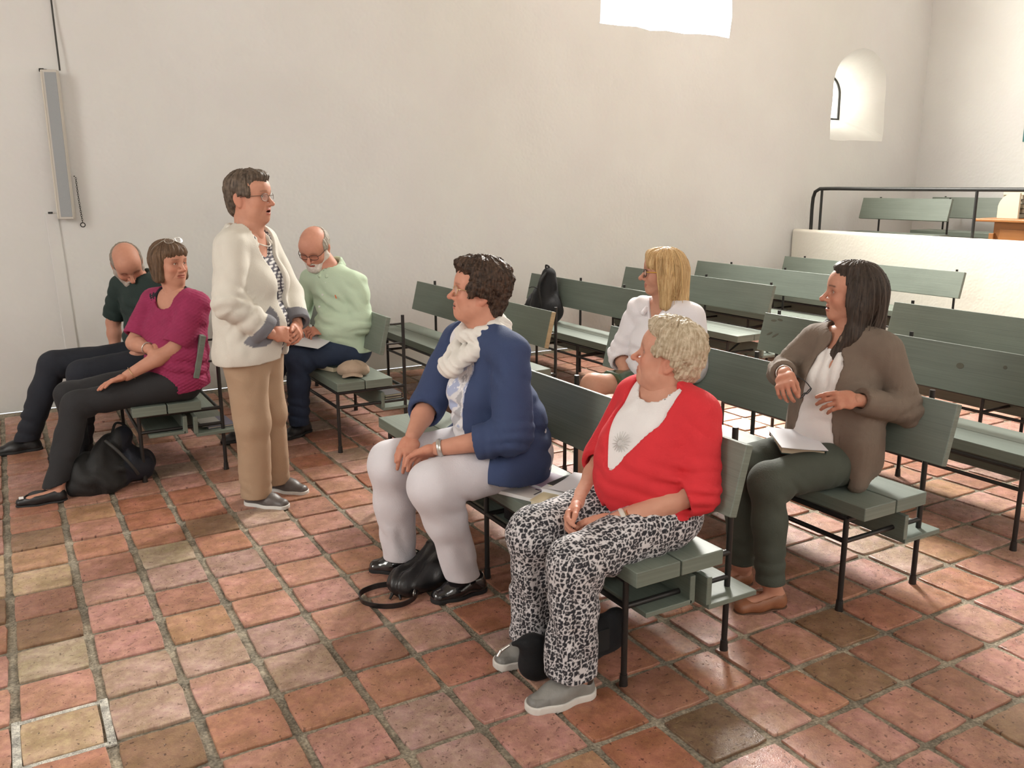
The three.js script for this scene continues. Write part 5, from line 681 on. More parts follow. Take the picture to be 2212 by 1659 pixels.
// ---------- standing woman in cream jacket ----------
{
  const S = [0.54, 0.265, 0.18], F = nrm3([0.76, 0, 0.65]), L = [F[2], 0, -F[0]];
  const J = { pelvis: [1.0, 0.83, -4.255], waist: [1.0, 1.0, -4.255], chest: [1.005, 1.19, -4.255], neck: [1.030, 1.375, -4.255], lsh: [1.115, 1.31, -4.385], rsh: [0.905, 1.315, -4.135], rel: [0.865, 1.075, -4.055], rwr: [1.045, 0.915, -4.055], lel: [1.215, 1.06, -4.34], lwr: [1.205, 0.92, -4.17], rhip: [0.945, 0.80, -4.19], lhip: [1.055, 0.80, -4.32], rkn: [0.965, 0.46, -4.225], lkn: [1.085, 0.46, -4.375], ran: [0.975, 0.10, -4.295], lan: [1.115, 0.10, -4.455] };
  const P = personGroup('standing woman in cream jacket and beige trousers', [1.03, 0, -4.3], 'people in the church');
  const H = headFrame([1.098, 1.540, -4.218], [0.735, 0.03, 0.675], 1.06);
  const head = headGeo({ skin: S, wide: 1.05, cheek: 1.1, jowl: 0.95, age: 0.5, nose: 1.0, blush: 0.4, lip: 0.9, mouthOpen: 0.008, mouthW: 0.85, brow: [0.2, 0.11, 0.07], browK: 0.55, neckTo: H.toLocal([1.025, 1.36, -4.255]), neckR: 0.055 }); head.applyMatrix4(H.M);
  const rh = handPrims(J.rwr, [0.86, -0.18, -0.10], [-0.1, -0.4, -0.85], [0.35, 0.85, -0.3], { curl: [0.5, 0.55, 0.6, 0.65], thumb: [0.9, 0.3, 0.1] });
  const lh = handPrims(J.lwr, [-0.30, -0.25, 0.85], [-0.7, -0.3, -0.2], [0.1, 0.9, 0.2], { curl: [0.55, 0.6, 0.6, 0.65], thumb: [0.85, 0.3, 0.1] });
  const flesh = [...torsoPrims(J, { L, F, s: 0.92 }), ...['l', 'r'].flatMap((s) => [...armPrims(J, s, 0.95), ...legPrims(J, s, 0.9)])];
  P.add('body', gMerge([cloth(flesh, { h: 0.010, color: skinTone(S) }), head, handGeo(lh, S), handGeo(rh, S)]), skinMat); addEyes(P, H, 0.15, 0, [0.10, 0.07, 0.04]);
  const hair = hairMesh([ell([0, 0.040, -0.018], [0.081, 0.083, 0.099], 0.03), ell([0, -0.030, -0.062], [0.066, 0.062, 0.046], 0.035), ell([0.068, 0.018, 0.012], [0.018, 0.036, 0.032], 0.02), ell([-0.068, 0.018, 0.012], [0.018, 0.036, 0.032], 0.02), ell([0, 0.088, 0.045], [0.060, 0.026, 0.046], 0.03)], { color: [0.050, 0.036, 0.026], color2: [0.17, 0.125, 0.09], strand: 0.0042, curl: 0.003, freq: 16, vfreq: 8, cuts: [faceCut([0, -0.030, 0.108], [0.074, 0.078, 0.070]), faceCut([0.080, -0.030, 0.004], [0.028, 0.036, 0.034]), faceCut([-0.080, -0.030, 0.004], [0.028, 0.036, 0.034]), (x, y, z) => -0.086 - y] }); hair.applyMatrix4(H.M); P.add('hair', hair, hairMat, 'short brown hair with feathered fringe');
  spectacles(P.g, P.M(H.M), { mat: std({ color: lin(0.14, 0.11, 0.09), metalness: 0.7, roughness: 0.35 }), w: 0.0245, h: 0.016 });
  const tor = torsoPrims(J, { L, F, s: 1.06, bust: 1.2, belly: 1.15, bellyY: -0.06, bustY: -0.06, hipK: 1.35 });
  const dots = (x, y, z) => { const k = 62, a = hash2(Math.floor(x * k + z * k * 0.6), Math.floor(y * k), 3), u = (x * k + z * k * 0.6) % 1, v = (y * k) % 1, d = Math.hypot(((u + 1) % 1) - 0.5, ((v + 1) % 1) - 0.5 + (a - 0.5) * 0.2); return d < 0.36 ? [0.62, 0.61, 0.60] : [0.055, 0.05, 0.07]; };
  P.add('top', cloth(tor, { grow: 0.004, h: 0.0048, fold: creases([], 0.003), cuts: [insideCut([cap([1.04, 1.36, -4.245], [1.05, 1.6, -4.24], 0.085, 0.1)]), insideCut([ell(add3([1.02, 1.32, -4.25], F, 0.11), [0.07, 0.07, 0.07])]), planeCut([1, 0.80, -4.25], [0, -1, 0])], color: dots }), clothMat({}));
  const sl = sleeveOf(J, 'l', 0.062, 0.058, 0.046, 1.9), sr = sleeveOf(J, 'r', 0.064, 0.059, 0.049, 1.9);
  const open = (x, y, z) => { const f = (x - 1.0) * F[0] + (z + 4.255) * F[2], l = (x - 1.0) * L[0] + (z + 4.255) * L[2]; const w = 0.040 + 0.05 * sstep(1.15, 1.36, y); return f > 0 ? -(Math.abs(l - 0.015) - w) : -1; };
  const cr = [...bend(J, 'r', 'el', 'sh', 0.010, 18), { c: lerp3(J.rel, J.rwr, 0.45), r: 0.11, n: nrm3(sub3(J.rel, J.rwr)), f: 16, amp: 0.008 }, { c: lerp3(J.rsh, J.rel, 0.3), r: 0.1, n: nrm3([0.6, 0.5, 0.6]), f: 14, amp: 0.007 }, { c: [0.95, 0.95, -4.15], r: 0.16, n: nrm3([0.7, 0.2, 0.6]), f: 10, amp: 0.008 }];
  const isCuff = (x, y, z) => { for (const s of ['l', 'r']) { const a = lerp3(J[s + 'el'], J[s + 'wr'], 0.68), d = nrm3(sub3(J[s + 'wr'], J[s + 'el'])), q = [x - a[0], y - a[1], z - a[2]]; if (dot3(q, d) > 0 && len3(q) < 0.11) return true; } return false; };
  P.add('jacket', cloth([...tor, cap([0.99, 0.80, -4.255], [0.995, 1.1, -4.255], 0.142, 0.125, 0.05, L, 1.32, 1.32)], { grow: 0.016, h: 0.0065, fold: creases(cr, 0.005), cuts: [open, insideCut([cap([1.03, 1.35, -4.255], [1.04, 1.6, -4.25], 0.082, 0.1)]), planeCut([1, 0.775, -4.25], [0.05, -1, 0])], pieces: [sl, sr], color: (x, y, z) => isCuff(x, y, z) ? [0.17, 0.17, 0.19] : mottled([0.66, 0.63, 0.56], 0.03)(x, y, z) }), clothMat({}));
  { // stand-up collar folded down, and the dark lining edge
    const ringP = []; for (let i = 0; i < 12; i++) { const a = 0.85 + (i / 12) * (6.283 - 1.7), b = 0.85 + ((i + 1) / 12) * (6.283 - 1.7), q = (t, r, y) => add3(add3([1.020, y - 0.075 * Math.pow(0.5 + 0.5 * Math.cos(t), 1.5), -4.255], F, r * 1.12 * Math.cos(t)), L, r * Math.sin(t)); ringP.push(cap(q(a, 0.082, 1.405), q(b, 0.082, 1.405), 0.012, 0.012, 0.012), cap(q(a, 0.094, 1.378), q(b, 0.094, 1.378), 0.015, 0.015, 0.02)); }
    P.add('collar', cloth(ringP, { h: 0.005, color: flat([0.66, 0.63, 0.56]) }), clothMat({}));
  }
  { const pts = []; for (let i = 0; i <= 16; i++) { const t = -1.9 + 3.8 * i / 16; pts.push(add3(add3([1.035, 1.385 - 0.075 * Math.cos(t / 1.9 * 1.57), -4.25], F, 0.082 * Math.cos(t)), L, 0.072 * Math.sin(t))); } const c = new THREE.CatmullRomCurve3(pts.map((p) => V(...p))), gs = []; for (let i = 0; i < 58; i++) { const q = c.getPointAt(i / 57), g = new THREE.SphereGeometry(0.0036, 8, 6); g.translate(q.x, q.y, q.z); gs.push(g); } const m = P.add('pearl_necklace', join(gs), std({ color: lin(0.75, 0.70, 0.62), roughness: 0.25 })); m.userData.kind = 'stuff'; }
  const legs = ['l', 'r'].flatMap((s) => { const hp = J[s + 'hip'], kn = J[s + 'kn'], an = J[s + 'an']; return [cap(hp, kn, 0.104, 0.082, 0.05), cap(kn, add3(an, [0, -0.05, 0]), 0.082, 0.074, 0.03)]; });
  const crl = ['l', 'r'].flatMap((s) => [{ c: J[s + 'kn'], r: 0.16, n: nrm3([0.8, 0.35, 0.5]), f: 8, amp: 0.005 }, { c: add3(J[s + 'an'], [0, 0.03, 0]), r: 0.075, n: nrm3([0.35, 1, 0.2]), f: 16, amp: 0.009 }, { c: lerp3(J[s + 'hip'], J[s + 'kn'], 0.3), r: 0.16, n: nrm3([0.85, 0.3, 0.5]), f: 8, amp: 0.005 }]);
  P.add('trousers', cloth([cap(J.pelvis, [1, 0.95, -4.255], 0.125, 0.115, 0.06, L, 1.35), ...legs], { grow: 0.002, h: 0.0065, fold: creases(crl, 0.003), cuts: [planeCut([1, 0.055, -4.3], [0, -1, 0]), planeCut([1, 0.94, -4.3], [0, 1, 0])], color: mottled([0.42, 0.29, 0.19], 0.04) }), clothMat({}));
  for (const [s, hl, dir] of [['r', [0.932, 0, -4.365], [0.63, 0, 0.77]], ['l', [1.085, 0, -4.525], [0.65, 0, 0.76]]]) { const sh = shoeParts(hl, dir, { len: 0.27, left: s === 'l', color: mottled([0.11, 0.095, 0.09], 0.1, 20), sole: 0.022, soleGrow: 0.004, soleColor: flat([0.70, 0.69, 0.66]) }); P.add('shoe', sh.upper, leatherMat); P.add('shoe_sole', sh.sole, std({ vertexColors: true, roughness: 0.6 })); const lc = []; for (let i = 0; i < 4; i++) lc.push(tube([sh.at(0.42 + i * 0.07, -0.02, 0.070 - i * 0.007), sh.at(0.43 + i * 0.07, 0, 0.079 - i * 0.008), sh.at(0.42 + i * 0.07, 0.02, 0.070 - i * 0.007)], 0.0024, 8, 5)); P.add('laces', join(lc), std({ color: lin(0.05, 0.045, 0.04), roughness: 0.8 })); }
}
// ---------- woman in magenta knitted top ----------
{
  const S = [0.55, 0.275, 0.19], F = nrm3([-0.80, 0, 0.60]), L = [F[2], 0, -F[0]], Lp = nrm3([0.25, 0, 0.97]);
  const J = { pelvis: [0.775, 0.565, -5.07], waist: [0.785, 0.70, -5.075], chest: [0.795, 0.855, -5.09], neck: [0.803, 1.015, -5.10], lsh: [0.885, 0.955, -4.975], rsh: [0.705, 0.955, -5.235], lel: [0.745, 0.735, -4.925], lwr: [0.495, 0.612, -4.935], rel: [0.575, 0.745, -5.165], rwr: [0.625, 0.738, -4.965], lhip: [0.765, 0.535, -4.98], rhip: [0.755, 0.535, -5.16], lkn: [0.245, 0.475, -4.995], rkn: [0.225, 0.495, -5.175], lan: [0.115, 0.10, -4.925], ran: [0.235, 0.10, -5.20] };
  const P = personGroup('woman in magenta short-sleeved knit top and black trousers', [0.5, 0, -5.05], 'people in the church');
  const H = headFrame([0.826, 1.178, -5.048], [0.511, -0.01, 0.859], 1.02);
  const head = headGeo({ skin: S, wide: 1.0, cheek: 1.05, jowl: 0.9, age: 0.7, nose: 0.98, blush: 0.5, lip: 0.75, brow: [0.07, 0.04, 0.03], browK: 0.5, eyeOpen: 0.0052, neckTo: H.toLocal([0.808, 1.0, -5.095]), neckR: 0.050 }); head.applyMatrix4(H.M);
  const lh = handPrims(J.lwr, [-0.93, -0.22, 0.10], [0.05, -0.95, 0.15], [-0.1, 0.1, -0.95], { curl: [0.16, 0.18, 0.2, 0.22], spread: 0.10, thumb: [0.75, 0.55, 0.1] });
  const rh = handPrims(J.rwr, [0.80, -0.22, 0.30], [0.15, -0.6, -0.75], [-0.3, 0.75, -0.4], { curl: [0.45, 0.45, 0.45, 0.5], spread: 0.05, thumb: [0.8, 0.4, 0.2] });
  const flesh = [...torsoPrims(J, { L, Lp, F, s: 0.92 }), ...['l', 'r'].flatMap((s) => [...armPrims(J, s, 1.05), ...legPrims(J, s, 0.85)])];
  const feet = [['l', [0.155, 0, -4.895], [-1, 0, -0.02]], ['r', [0.30, 0, -5.205], [-1, 0, 0]]];
  for (const [s, hl, d] of feet) flesh.push(cap(J[s + 'an'], [hl[0] - 0.05, 0.05, hl[2]], 0.033, 0.026, 0.03), cap([hl[0] - 0.05, 0.042, hl[2]], [hl[0] - 0.18, 0.028, hl[2]], 0.027, 0.024, 0.03));
  P.add('body', gMerge([cloth(flesh, { h: 0.009, color: skinTone(S) }), head, handGeo(lh, S), handGeo(rh, S)]), skinMat); addEyes(P, H, 0.55, 0, [0.06, 0.035, 0.02]);
  const hair = hairMesh([ell([0, 0.045, -0.018], [0.086, 0.082, 0.098], 0.03), cap([0.074, 0.03, -0.012], [0.076, -0.075, 0.004], 0.034, 0.030, 0.03), cap([-0.074, 0.03, -0.012], [-0.076, -0.080, 0.004], 0.034, 0.030, 0.03), cap([0, 0.0, -0.065], [0, -0.075, -0.060], 0.060, 0.050, 0.03, [1, 0, 0], 1.25), ell([0, 0.060, 0.056], [0.068, 0.042, 0.040], 0.025)], { color: [0.060, 0.034, 0.020], color2: [0.20, 0.125, 0.075], strand: 0.0042, freq: 22, vfreq: 5, cuts: [faceCut([0, -0.048, 0.100], [0.062, 0.078, 0.075]), (x, y, z) => -0.100 - y] }); hair.applyMatrix4(H.M); P.add('hair', hair, hairMat, 'brown bob with fringe');
  { const M2 = H.M.clone().multiply(new THREE.Matrix4().makeTranslation(0, 0.082, -0.022).multiply(new THREE.Matrix4().makeRotationX(-0.55))); const g = spectacles(P.g, P.M(M2), { mat: silverMat, w: 0.026, h: 0.015, z: 0.085 }); g.userData.label = 'glasses pushed up onto the hair'; }
  const tor = torsoPrims(J, { L, Lp, F, s: 1.05, bust: 1.15, belly: 1.15, bellyY: -0.04 });
  const sl = sleeveOf(J, 'l', 0.066, 0.066, 0.06, 0.92), sr = sleeveOf(J, 'r', 0.066, 0.064, 0.06, 0.85);
  const knit = (x, y, z) => { const l = (x - 0.795) * L[0] + (z + 5.09) * L[2], f = (x - 0.795) * F[0] + (z + 5.09) * F[2], a = Math.atan2(l, f + 0.05) * 0.14; return 0.0022 * Math.sin(a * 330) * Math.sin(y * 330 + Math.sin(a * 60)); };
  const cr = creases([{ c: [0.80, 0.66, -4.96], r: 0.13, n: [0.2, 1, 0.2], f: 13, amp: 0.010 }, { c: lerp3(J.lsh, J.lel, 0.3), r: 0.1, n: nrm3([0.7, 0.5, 0.4]), f: 13, amp: 0.008 }], 0.005);
  P.add('knit_top', cloth([...tor, cap([0.775, 0.52, -5.07], [0.785, 0.70, -5.075], 0.132, 0.125, 0.05, Lp, 1.42)], { grow: 0.010, h: 0.0055, fold: (x, y, z) => cr(x, y, z) + knit(x, y, z), cuts: [insideCut([cap(add3([0.80, 0.985, -5.10], F, 0.035), [0.81, 1.2, -5.10], 0.082, 0.105)]), planeCut([0.78, 0.495, -5.07], [0.15, -1, 0])], pieces: [sl, sr], color: mottled([0.29, 0.022, 0.085], 0.10, 18) }), clothMat({ sheenColor: lin(0.4, 0.1, 0.2) }));
  P.add('black_undershirt', cloth(tor, { grow: 0.003, h: 0.008, cuts: [insideCut([cap(add3([0.80, 0.975, -5.10], F, 0.06), [0.79, 1.2, -5.08], 0.075, 0.095)]), planeCut([0.78, 0.80, -5.07], [0, -1, 0])], color: flat([0.012, 0.010, 0.018]) }), clothMat({}));
  { const pts = []; for (let i = 0; i <= 14; i++) { const t = -1.7 + 3.4 * i / 14; pts.push(add3(add3([0.806, 1.0 - 0.055 * Math.cos(t / 1.7 * 1.57), -5.095], F, 0.078 * Math.cos(t)), L, 0.066 * Math.sin(t))); } P.add('necklace', tube(pts, 0.0018, 40, 6), silverMat); }
  const legs = ['l', 'r'].flatMap((s) => { const hp = J[s + 'hip'], kn = J[s + 'kn'], an = J[s + 'an']; return [cap(hp, kn, 0.098, 0.066, 0.05), cap(kn, lerp3(kn, an, 0.4), 0.064, 0.060, 0.04), cap(lerp3(kn, an, 0.4), add3(an, [s === 'l' ? -0.015 : 0, -0.03, 0]), 0.060, 0.062, 0.03)]; });
  P.add('trousers', cloth([cap([0.775, 0.555, -5.07], [0.785, 0.64, -5.075], 0.122, 0.115, 0.06, Lp, 1.4), ...legs], { grow: 0.002, h: 0.0065, fold: creases(['l', 'r'].flatMap((s) => [{ c: add3(J[s + 'kn'], [0.07, -0.04, 0]), r: 0.09, n: nrm3([0.7, 0.7, 0]), f: 17, amp: 0.007 }, { c: lerp3(J[s + 'kn'], J[s + 'an'], 0.7), r: 0.13, n: nrm3([0.9, 0.3, 0.3]), f: 10, amp: 0.008 }]), 0.004), cuts: [planeCut([0.1, 0.085, -4.92], [0.25, -1, 0]), planeCut([0.78, 0.655, -5.07], [0, 1, 0])], color: mottled([0.018, 0.018, 0.020], 0.1) }), clothMat({}));
  for (const [s, hl, d] of feet) { const sh = shoeParts(hl, d, { len: 0.265, left: s === 'l', w: 0.95, tall: 0.75, point: true, color: flat([0.012, 0.012, 0.013]), sole: 0.010, soleGrow: 0.002, soleColor: flat([0.02, 0.02, 0.02]), cut: [insideCut([cap([hl[0] - 0.080, 0.090, hl[2]], [hl[0] - 0.170, 0.062, hl[2]], 0.037, 0.031)])] }); P.add('shoe', sh.upper, leatherMat); P.add('shoe_sole', sh.sole, std({ vertexColors: true, roughness: 0.8 })); P.add('shoe_bow', join([box(0.022, 0.006, 0.012, hl[0] - 0.215, 0.048, hl[2] + 0.009, 0.002), box(0.022, 0.006, 0.012, hl[0] - 0.215, 0.048, hl[2] - 0.009, 0.002)]), leatherMat.clone()); }
  bangle(lerp3(J.lwr, J.lel, 0.1), sub3(J.lwr, J.lel), 0.034, 0.0018, goldMat, P, 'bracelet'); bangle(lerp3(J.rwr, J.rel, 0.1), sub3(J.rwr, J.rel), 0.033, 0.003, silverMat, P, 'bracelet');
}
// ---------- balding man in dark green shirt ----------
{
  const S = [0.52, 0.255, 0.175], F = nrm3([-0.80, 0, 0.60]), L = [F[2], 0, -F[0]], Lp = [0.1, 0, 0.99];
  const J = { pelvis: [0.775, 0.575, -5.75], waist: [0.755, 0.72, -5.755], chest: [0.735, 0.885, -5.755], neck: [0.708, 1.035, -5.745], rsh: [0.615, 0.985, -5.895], lsh: [0.815, 0.975, -5.625], rel: [0.555, 0.755, -5.965], rwr: [0.545, 0.56, -5.92], lel: [0.80, 0.72, -5.56], lwr: [0.62, 0.60, -5.62], lhip: [0.765, 0.545, -5.65], rhip: [0.75, 0.545, -5.86], lkn: [0.325, 0.505, -5.665], rkn: [0.195, 0.535, -5.90], lan: [0.275, 0.11, -5.68], ran: [-0.005, 0.11, -5.955] };
  const P = personGroup('balding bearded man in dark green shirt looking down', [0.5, 0, -5.75], 'people in the church');
  const H = headFrame([0.648, 1.085, -5.655], [0.06, -0.66, 0.75], 1.06, [-0.16, 1, 0]);
  const head = headGeo({ skin: S, wide: 1.03, cheek: 1.0, age: 1.2, nose: 1.12, blush: 0.6, lip: 0.6, brow: [0.25, 0.2, 0.16], browK: 0.5, eyeOpen: 0.0012, neckTo: H.toLocal([0.705, 1.02, -5.745]), neckR: 0.054, neckK: 0.012 }); head.applyMatrix4(H.M);
  const rh = handPrims(J.rwr, [-0.3, -0.75, 0.3], [0.4, 0, 0.8], [-0.8, 0, 0.2], { size: 1.05 }), lh = handPrims(J.lwr, [-0.8, -0.3, -0.2], [0, -1, 0], [-0.1, 0.1, -1], { size: 1.05 });
  P.add('body', gMerge([cloth([...torsoPrims(J, { L, Lp, F, s: 0.95 }), ...['l', 'r'].flatMap((s) => [...armPrims(J, s, 1.05), ...legPrims(J, s, 0.9)])], { h: 0.010, color: skinTone(S) }), head, handGeo(lh, S, 0.004), handGeo(rh, S, 0.004)]), skinMat); addEyes(P, H, 0, -0.4, [0.08, 0.06, 0.04]);
  { const h = fringeHair([0.20, 0.17, 0.14]); h.applyMatrix4(H.M); P.add('hair', h, hairMat, 'grey hair round a bald crown'); const b = beard([0.36, 0.31, 0.27]); b.applyMatrix4(H.M); P.add('beard', b, hairMat, 'short grey beard'); }
  const tor = torsoPrims(J, { L, Lp, F, s: 1.10, belly: 1.1, chestK: 1.5 }), sl = sleeveOf(J, 'l', 0.066, 0.062, 0.06, 0.9), sr = sleeveOf(J, 'r', 0.066, 0.060, 0.06, 0.86);
  P.add('shirt', cloth([...tor, cap([0.775, 0.54, -5.75], [0.76, 0.72, -5.755], 0.128, 0.122, 0.05, Lp, 1.4)], { grow: 0.008, h: 0.007, fold: creases([{ c: [0.66, 0.76, -5.70], r: 0.14, n: nrm3([0.3, 1, 0.3]), f: 12, amp: 0.010 }, { c: lerp3(J.rsh, J.rel, 0.4), r: 0.1, n: nrm3([0.4, 0.8, 0.3]), f: 15, amp: 0.007 }], 0.005), cuts: [insideCut([cap([0.708, 1.03, -5.745], [0.70, 1.15, -5.74], 0.066, 0.08)]), planeCut([0.77, 0.54, -5.75], [0, -1, 0])], pieces: [sl, sr], color: mottled([0.014, 0.030, 0.026], 0.10) }), clothMat({}));
  { const col = []; for (let i = 0; i < 10; i++) { const a = 0.3 + i / 10 * 5.68, b = 0.3 + (i + 1) / 10 * 5.68, q = (t) => add3(add3([0.706, 1.05 - 0.03 * Math.cos(t), -5.745], F, 0.068 * Math.cos(t)), L, 0.064 * Math.sin(t)); col.push(cap(q(a), q(b), 0.016, 0.016, 0.01)); } P.add('collar', cloth(col, { h: 0.006, color: flat([0.014, 0.030, 0.026]) }), clothMat({})); }
  const legs = ['l', 'r'].flatMap((s) => { const hp = J[s + 'hip'], kn = J[s + 'kn'], an = J[s + 'an']; return [cap(hp, kn, 0.100, 0.078, 0.05), cap(kn, lerp3(kn, an, 0.4), 0.074, 0.070, 0.04), cap(lerp3(kn, an, 0.4), add3(an, [0, -0.05, 0]), 0.070, 0.066, 0.03)]; });
  P.add('jeans', cloth([cap([0.775, 0.56, -5.75], [0.765, 0.65, -5.755], 0.125, 0.12, 0.06, Lp, 1.4), ...legs], { grow: 0.002, h: 0.0075, fold: creases(['l', 'r'].flatMap((s) => [{ c: add3(J[s + 'kn'], [0.06, -0.04, 0]), r: 0.1, n: nrm3([0.7, 0.7, 0]), f: 15, amp: 0.009 }, { c: add3(J[s + 'an'], [0, 0.08, 0]), r: 0.12, n: [0.2, 1, 0], f: 13, amp: 0.008 }]), 0.004), cuts: [planeCut([0, 0.075, -5.9], [0, -1, 0]), planeCut([0.77, 0.67, -5.75], [0, 1, 0])], color: mottled([0.014, 0.017, 0.026], 0.14) }), clothMat({}));
  for (const [s, hl, d] of [['r', [0.085, 0, -5.965], [-1, 0, -0.03]], ['l', [0.36, 0, -5.69], [-1, 0, 0]]]) { const sh = shoeParts(hl, d, { len: 0.28, left: s === 'l', w: 1.05, color: flat([0.012, 0.012, 0.013]), sole: 0.02, soleColor: flat([0.015, 0.015, 0.015]) }); P.add('shoe', sh.upper, leatherMat); P.add('shoe_sole', sh.sole, std({ vertexColors: true, roughness: 0.7 })); }
}
// ---------- balding man in mint shirt ----------
{
  const S = [0.56, 0.27, 0.19], F = nrm3([-0.82, 0, 0.57]), L = [F[2], 0, -F[0]], Lp = [0.1, 0, 0.99];
  const J = { pelvis: [1.905, 0.575, -5.43], waist: [1.88, 0.72, -5.43], chest: [1.850, 0.895, -5.435], neck: [1.812, 1.055, -5.445], lsh: [1.915, 0.985, -5.285], rsh: [1.720, 0.99, -5.585], lel: [1.925, 0.735, -5.235], lwr: [1.725, 0.69, -5.36], rel: [1.655, 0.76, -5.665], rwr: [1.615, 0.70, -5.53], lhip: [1.89, 0.545, -5.33], rhip: [1.88, 0.545, -5.54], lkn: [1.535, 0.525, -5.345], rkn: [1.50, 0.53, -5.57], lan: [1.535, 0.11, -5.43], ran: [1.235, 0.11, -5.515] };
  const P = personGroup('bald bearded man in mint green shirt reading papers on his lap', [1.7, 0, -5.45], 'people in the church');
  const H = headFrame([1.660, 1.163, -5.398], [-0.560, -0.52, 0.60], 1.10, [0.06, 1, 0]);
  const head = headGeo({ skin: S, wide: 1.03, cheek: 1.05, age: 1.0, nose: 1.1, blush: 0.55, lip: 0.6, brow: [0.35, 0.28, 0.22], browK: 0.3, eyeOpen: 0.0014, neckTo: H.toLocal([1.815, 1.035, -5.445]), neckR: 0.055, neckK: 0.012 }); head.applyMatrix4(H.M);
  const lh = handPrims(J.lwr, [-0.85, -0.05, -0.25], [0, -0.8, -0.5], [-0.3, 0.6, -0.6], { curl: [0.6, 0.65, 0.7, 0.75], size: 1.03 }), rh = handPrims(J.rwr, [0.1, -0.15, 0.9], [0.1, -0.9, 0.1], [0.85, 0.2, 0], { curl: [0.5, 0.55, 0.6, 0.6], size: 1.03 });
  P.add('body', gMerge([cloth([...torsoPrims(J, { L, Lp, F, s: 0.95 }), ...['l', 'r'].flatMap((s) => [...armPrims(J, s, 1.0), ...legPrims(J, s, 0.9)])], { h: 0.010, color: skinTone(S) }), head, handGeo(lh, S, 0.004), handGeo(rh, S, 0.004)]), skinMat); addEyes(P, H, 0, -0.4, [0.08, 0.06, 0.04]);
  { const h = fringeHair([0.30, 0.27, 0.23]); h.applyMatrix4(H.M); P.add('hair', h, hairMat, 'short grey hair behind a bald crown'); const b = beard([0.62, 0.57, 0.52]); b.applyMatrix4(H.M); P.add('beard', b, hairMat, 'short white beard'); }
  spectacles(P.g, P.M(H.M), { mat: std({ color: lin(0.06, 0.025, 0.02), roughness: 0.35 }), r: 0.0017, w: 0.024, h: 0.0155, square: 3 });
  const tor = torsoPrims(J, { L, Lp, F, s: 1.10, belly: 1.3, bellyY: -0.02, chestK: 1.5 }), sl = sleeveOf(J, 'l', 0.066, 0.062, 0.050, 1.86), sr = sleeveOf(J, 'r', 0.066, 0.060, 0.048, 1.86);
  P.add('shirt', cloth([...tor, cap([1.90, 0.55, -5.43], [1.88, 0.72, -5.43], 0.128, 0.125, 0.05, Lp, 1.4)], { grow: 0.008, h: 0.0068, fold: creases([{ c: [1.72, 0.82, -5.38], r: 0.14, n: nrm3([0.35, 0.85, 0.25]), f: 11, amp: 0.014 }, { c: [1.76, 0.70, -5.38], r: 0.13, n: [0.1, 1, 0], f: 14, amp: 0.010 }, ...bend(J, 'l', 'el', 'sh', 0.012, 17), { c: lerp3(J.lsh, J.lel, 0.35), r: 0.12, n: nrm3([0.6, 0.6, 0.4]), f: 12, amp: 0.009 }], 0.006), cuts: [insideCut([cap([1.81, 1.045, -5.445], [1.80, 1.2, -5.44], 0.068, 0.08)]), planeCut([1.9, 0.54, -5.43], [0, -1, 0])], pieces: [sl, sr], color: mottled([0.50, 0.63, 0.47], 0.03) }), clothMat({}));
  { const col = []; for (let i = 0; i < 12; i++) { const a = 0.35 + i / 12 * 5.58, b = 0.35 + (i + 1) / 12 * 5.58, q = (t, r, dy) => add3(add3([1.808, 1.075 + dy - 0.04 * Math.cos(t), -5.445], F, r * 1.1 * Math.cos(t)), L, r * Math.sin(t)); col.push(cap(q(a, 0.066, 0.012), q(b, 0.066, 0.012), 0.013, 0.013, 0.01), cap(q(a, 0.076, -0.012), q(b, 0.076, -0.012), 0.015, 0.015, 0.012)); } P.add('collar', cloth(col, { h: 0.006, color: flat([0.50, 0.63, 0.47]) }), clothMat({})); }
  { const c = add3(add3([1.855, 0.905, -5.435], F, 0.145), L, 0.075); const g = box(0.006, 0.024, 0.008, 0, 0, 0, 0.002); g.rotateZ(0.3); g.translate(...c); P.add('chest_emblem', g, std({ color: lin(0.75, 0.16, 0.05), roughness: 0.7 }), 'small orange embroidered emblem'); }
  for (let i = 0; i < 3; i++) { const g = new THREE.CylinderGeometry(0.006, 0.006, 0.004, 12); g.rotateX(Math.PI / 2); g.rotateY(-0.95); const c = add3([1.84 - i * 0.002, 0.985 - i * 0.07, -5.44], F, 0.115 + i * 0.035); g.translate(...c); P.add('button', g, std({ color: lin(0.75, 0.77, 0.74), roughness: 0.3 })); }
  const legs = ['l', 'r'].flatMap((s) => { const hp = J[s + 'hip'], kn = J[s + 'kn'], an = J[s + 'an']; return [cap(hp, kn, 0.098, 0.074, 0.05), cap(kn, lerp3(kn, an, 0.4), 0.072, 0.068, 0.04), cap(lerp3(kn, an, 0.4), add3(an, [0, -0.05, 0]), 0.068, 0.062, 0.03)]; });
  P.add('jeans', cloth([cap([1.905, 0.56, -5.43], [1.89, 0.65, -5.43], 0.125, 0.12, 0.06, Lp, 1.4), ...legs], { grow: 0.002, h: 0.0075, fold: creases(['l', 'r'].flatMap((s) => [{ c: add3(J[s + 'kn'], [0.06, -0.04, 0]), r: 0.1, n: nrm3([0.7, 0.7, 0]), f: 15, amp: 0.008 }, { c: add3(J[s + 'an'], [0, 0.08, 0]), r: 0.12, n: [0.2, 1, 0], f: 15, amp: 0.009 }]), 0.004), cuts: [planeCut([1.5, 0.075, -5.4], [0, -1, 0]), planeCut([1.9, 0.67, -5.43], [0, 1, 0])], color: mottled([0.020, 0.034, 0.070], 0.16) }), clothMat({}));
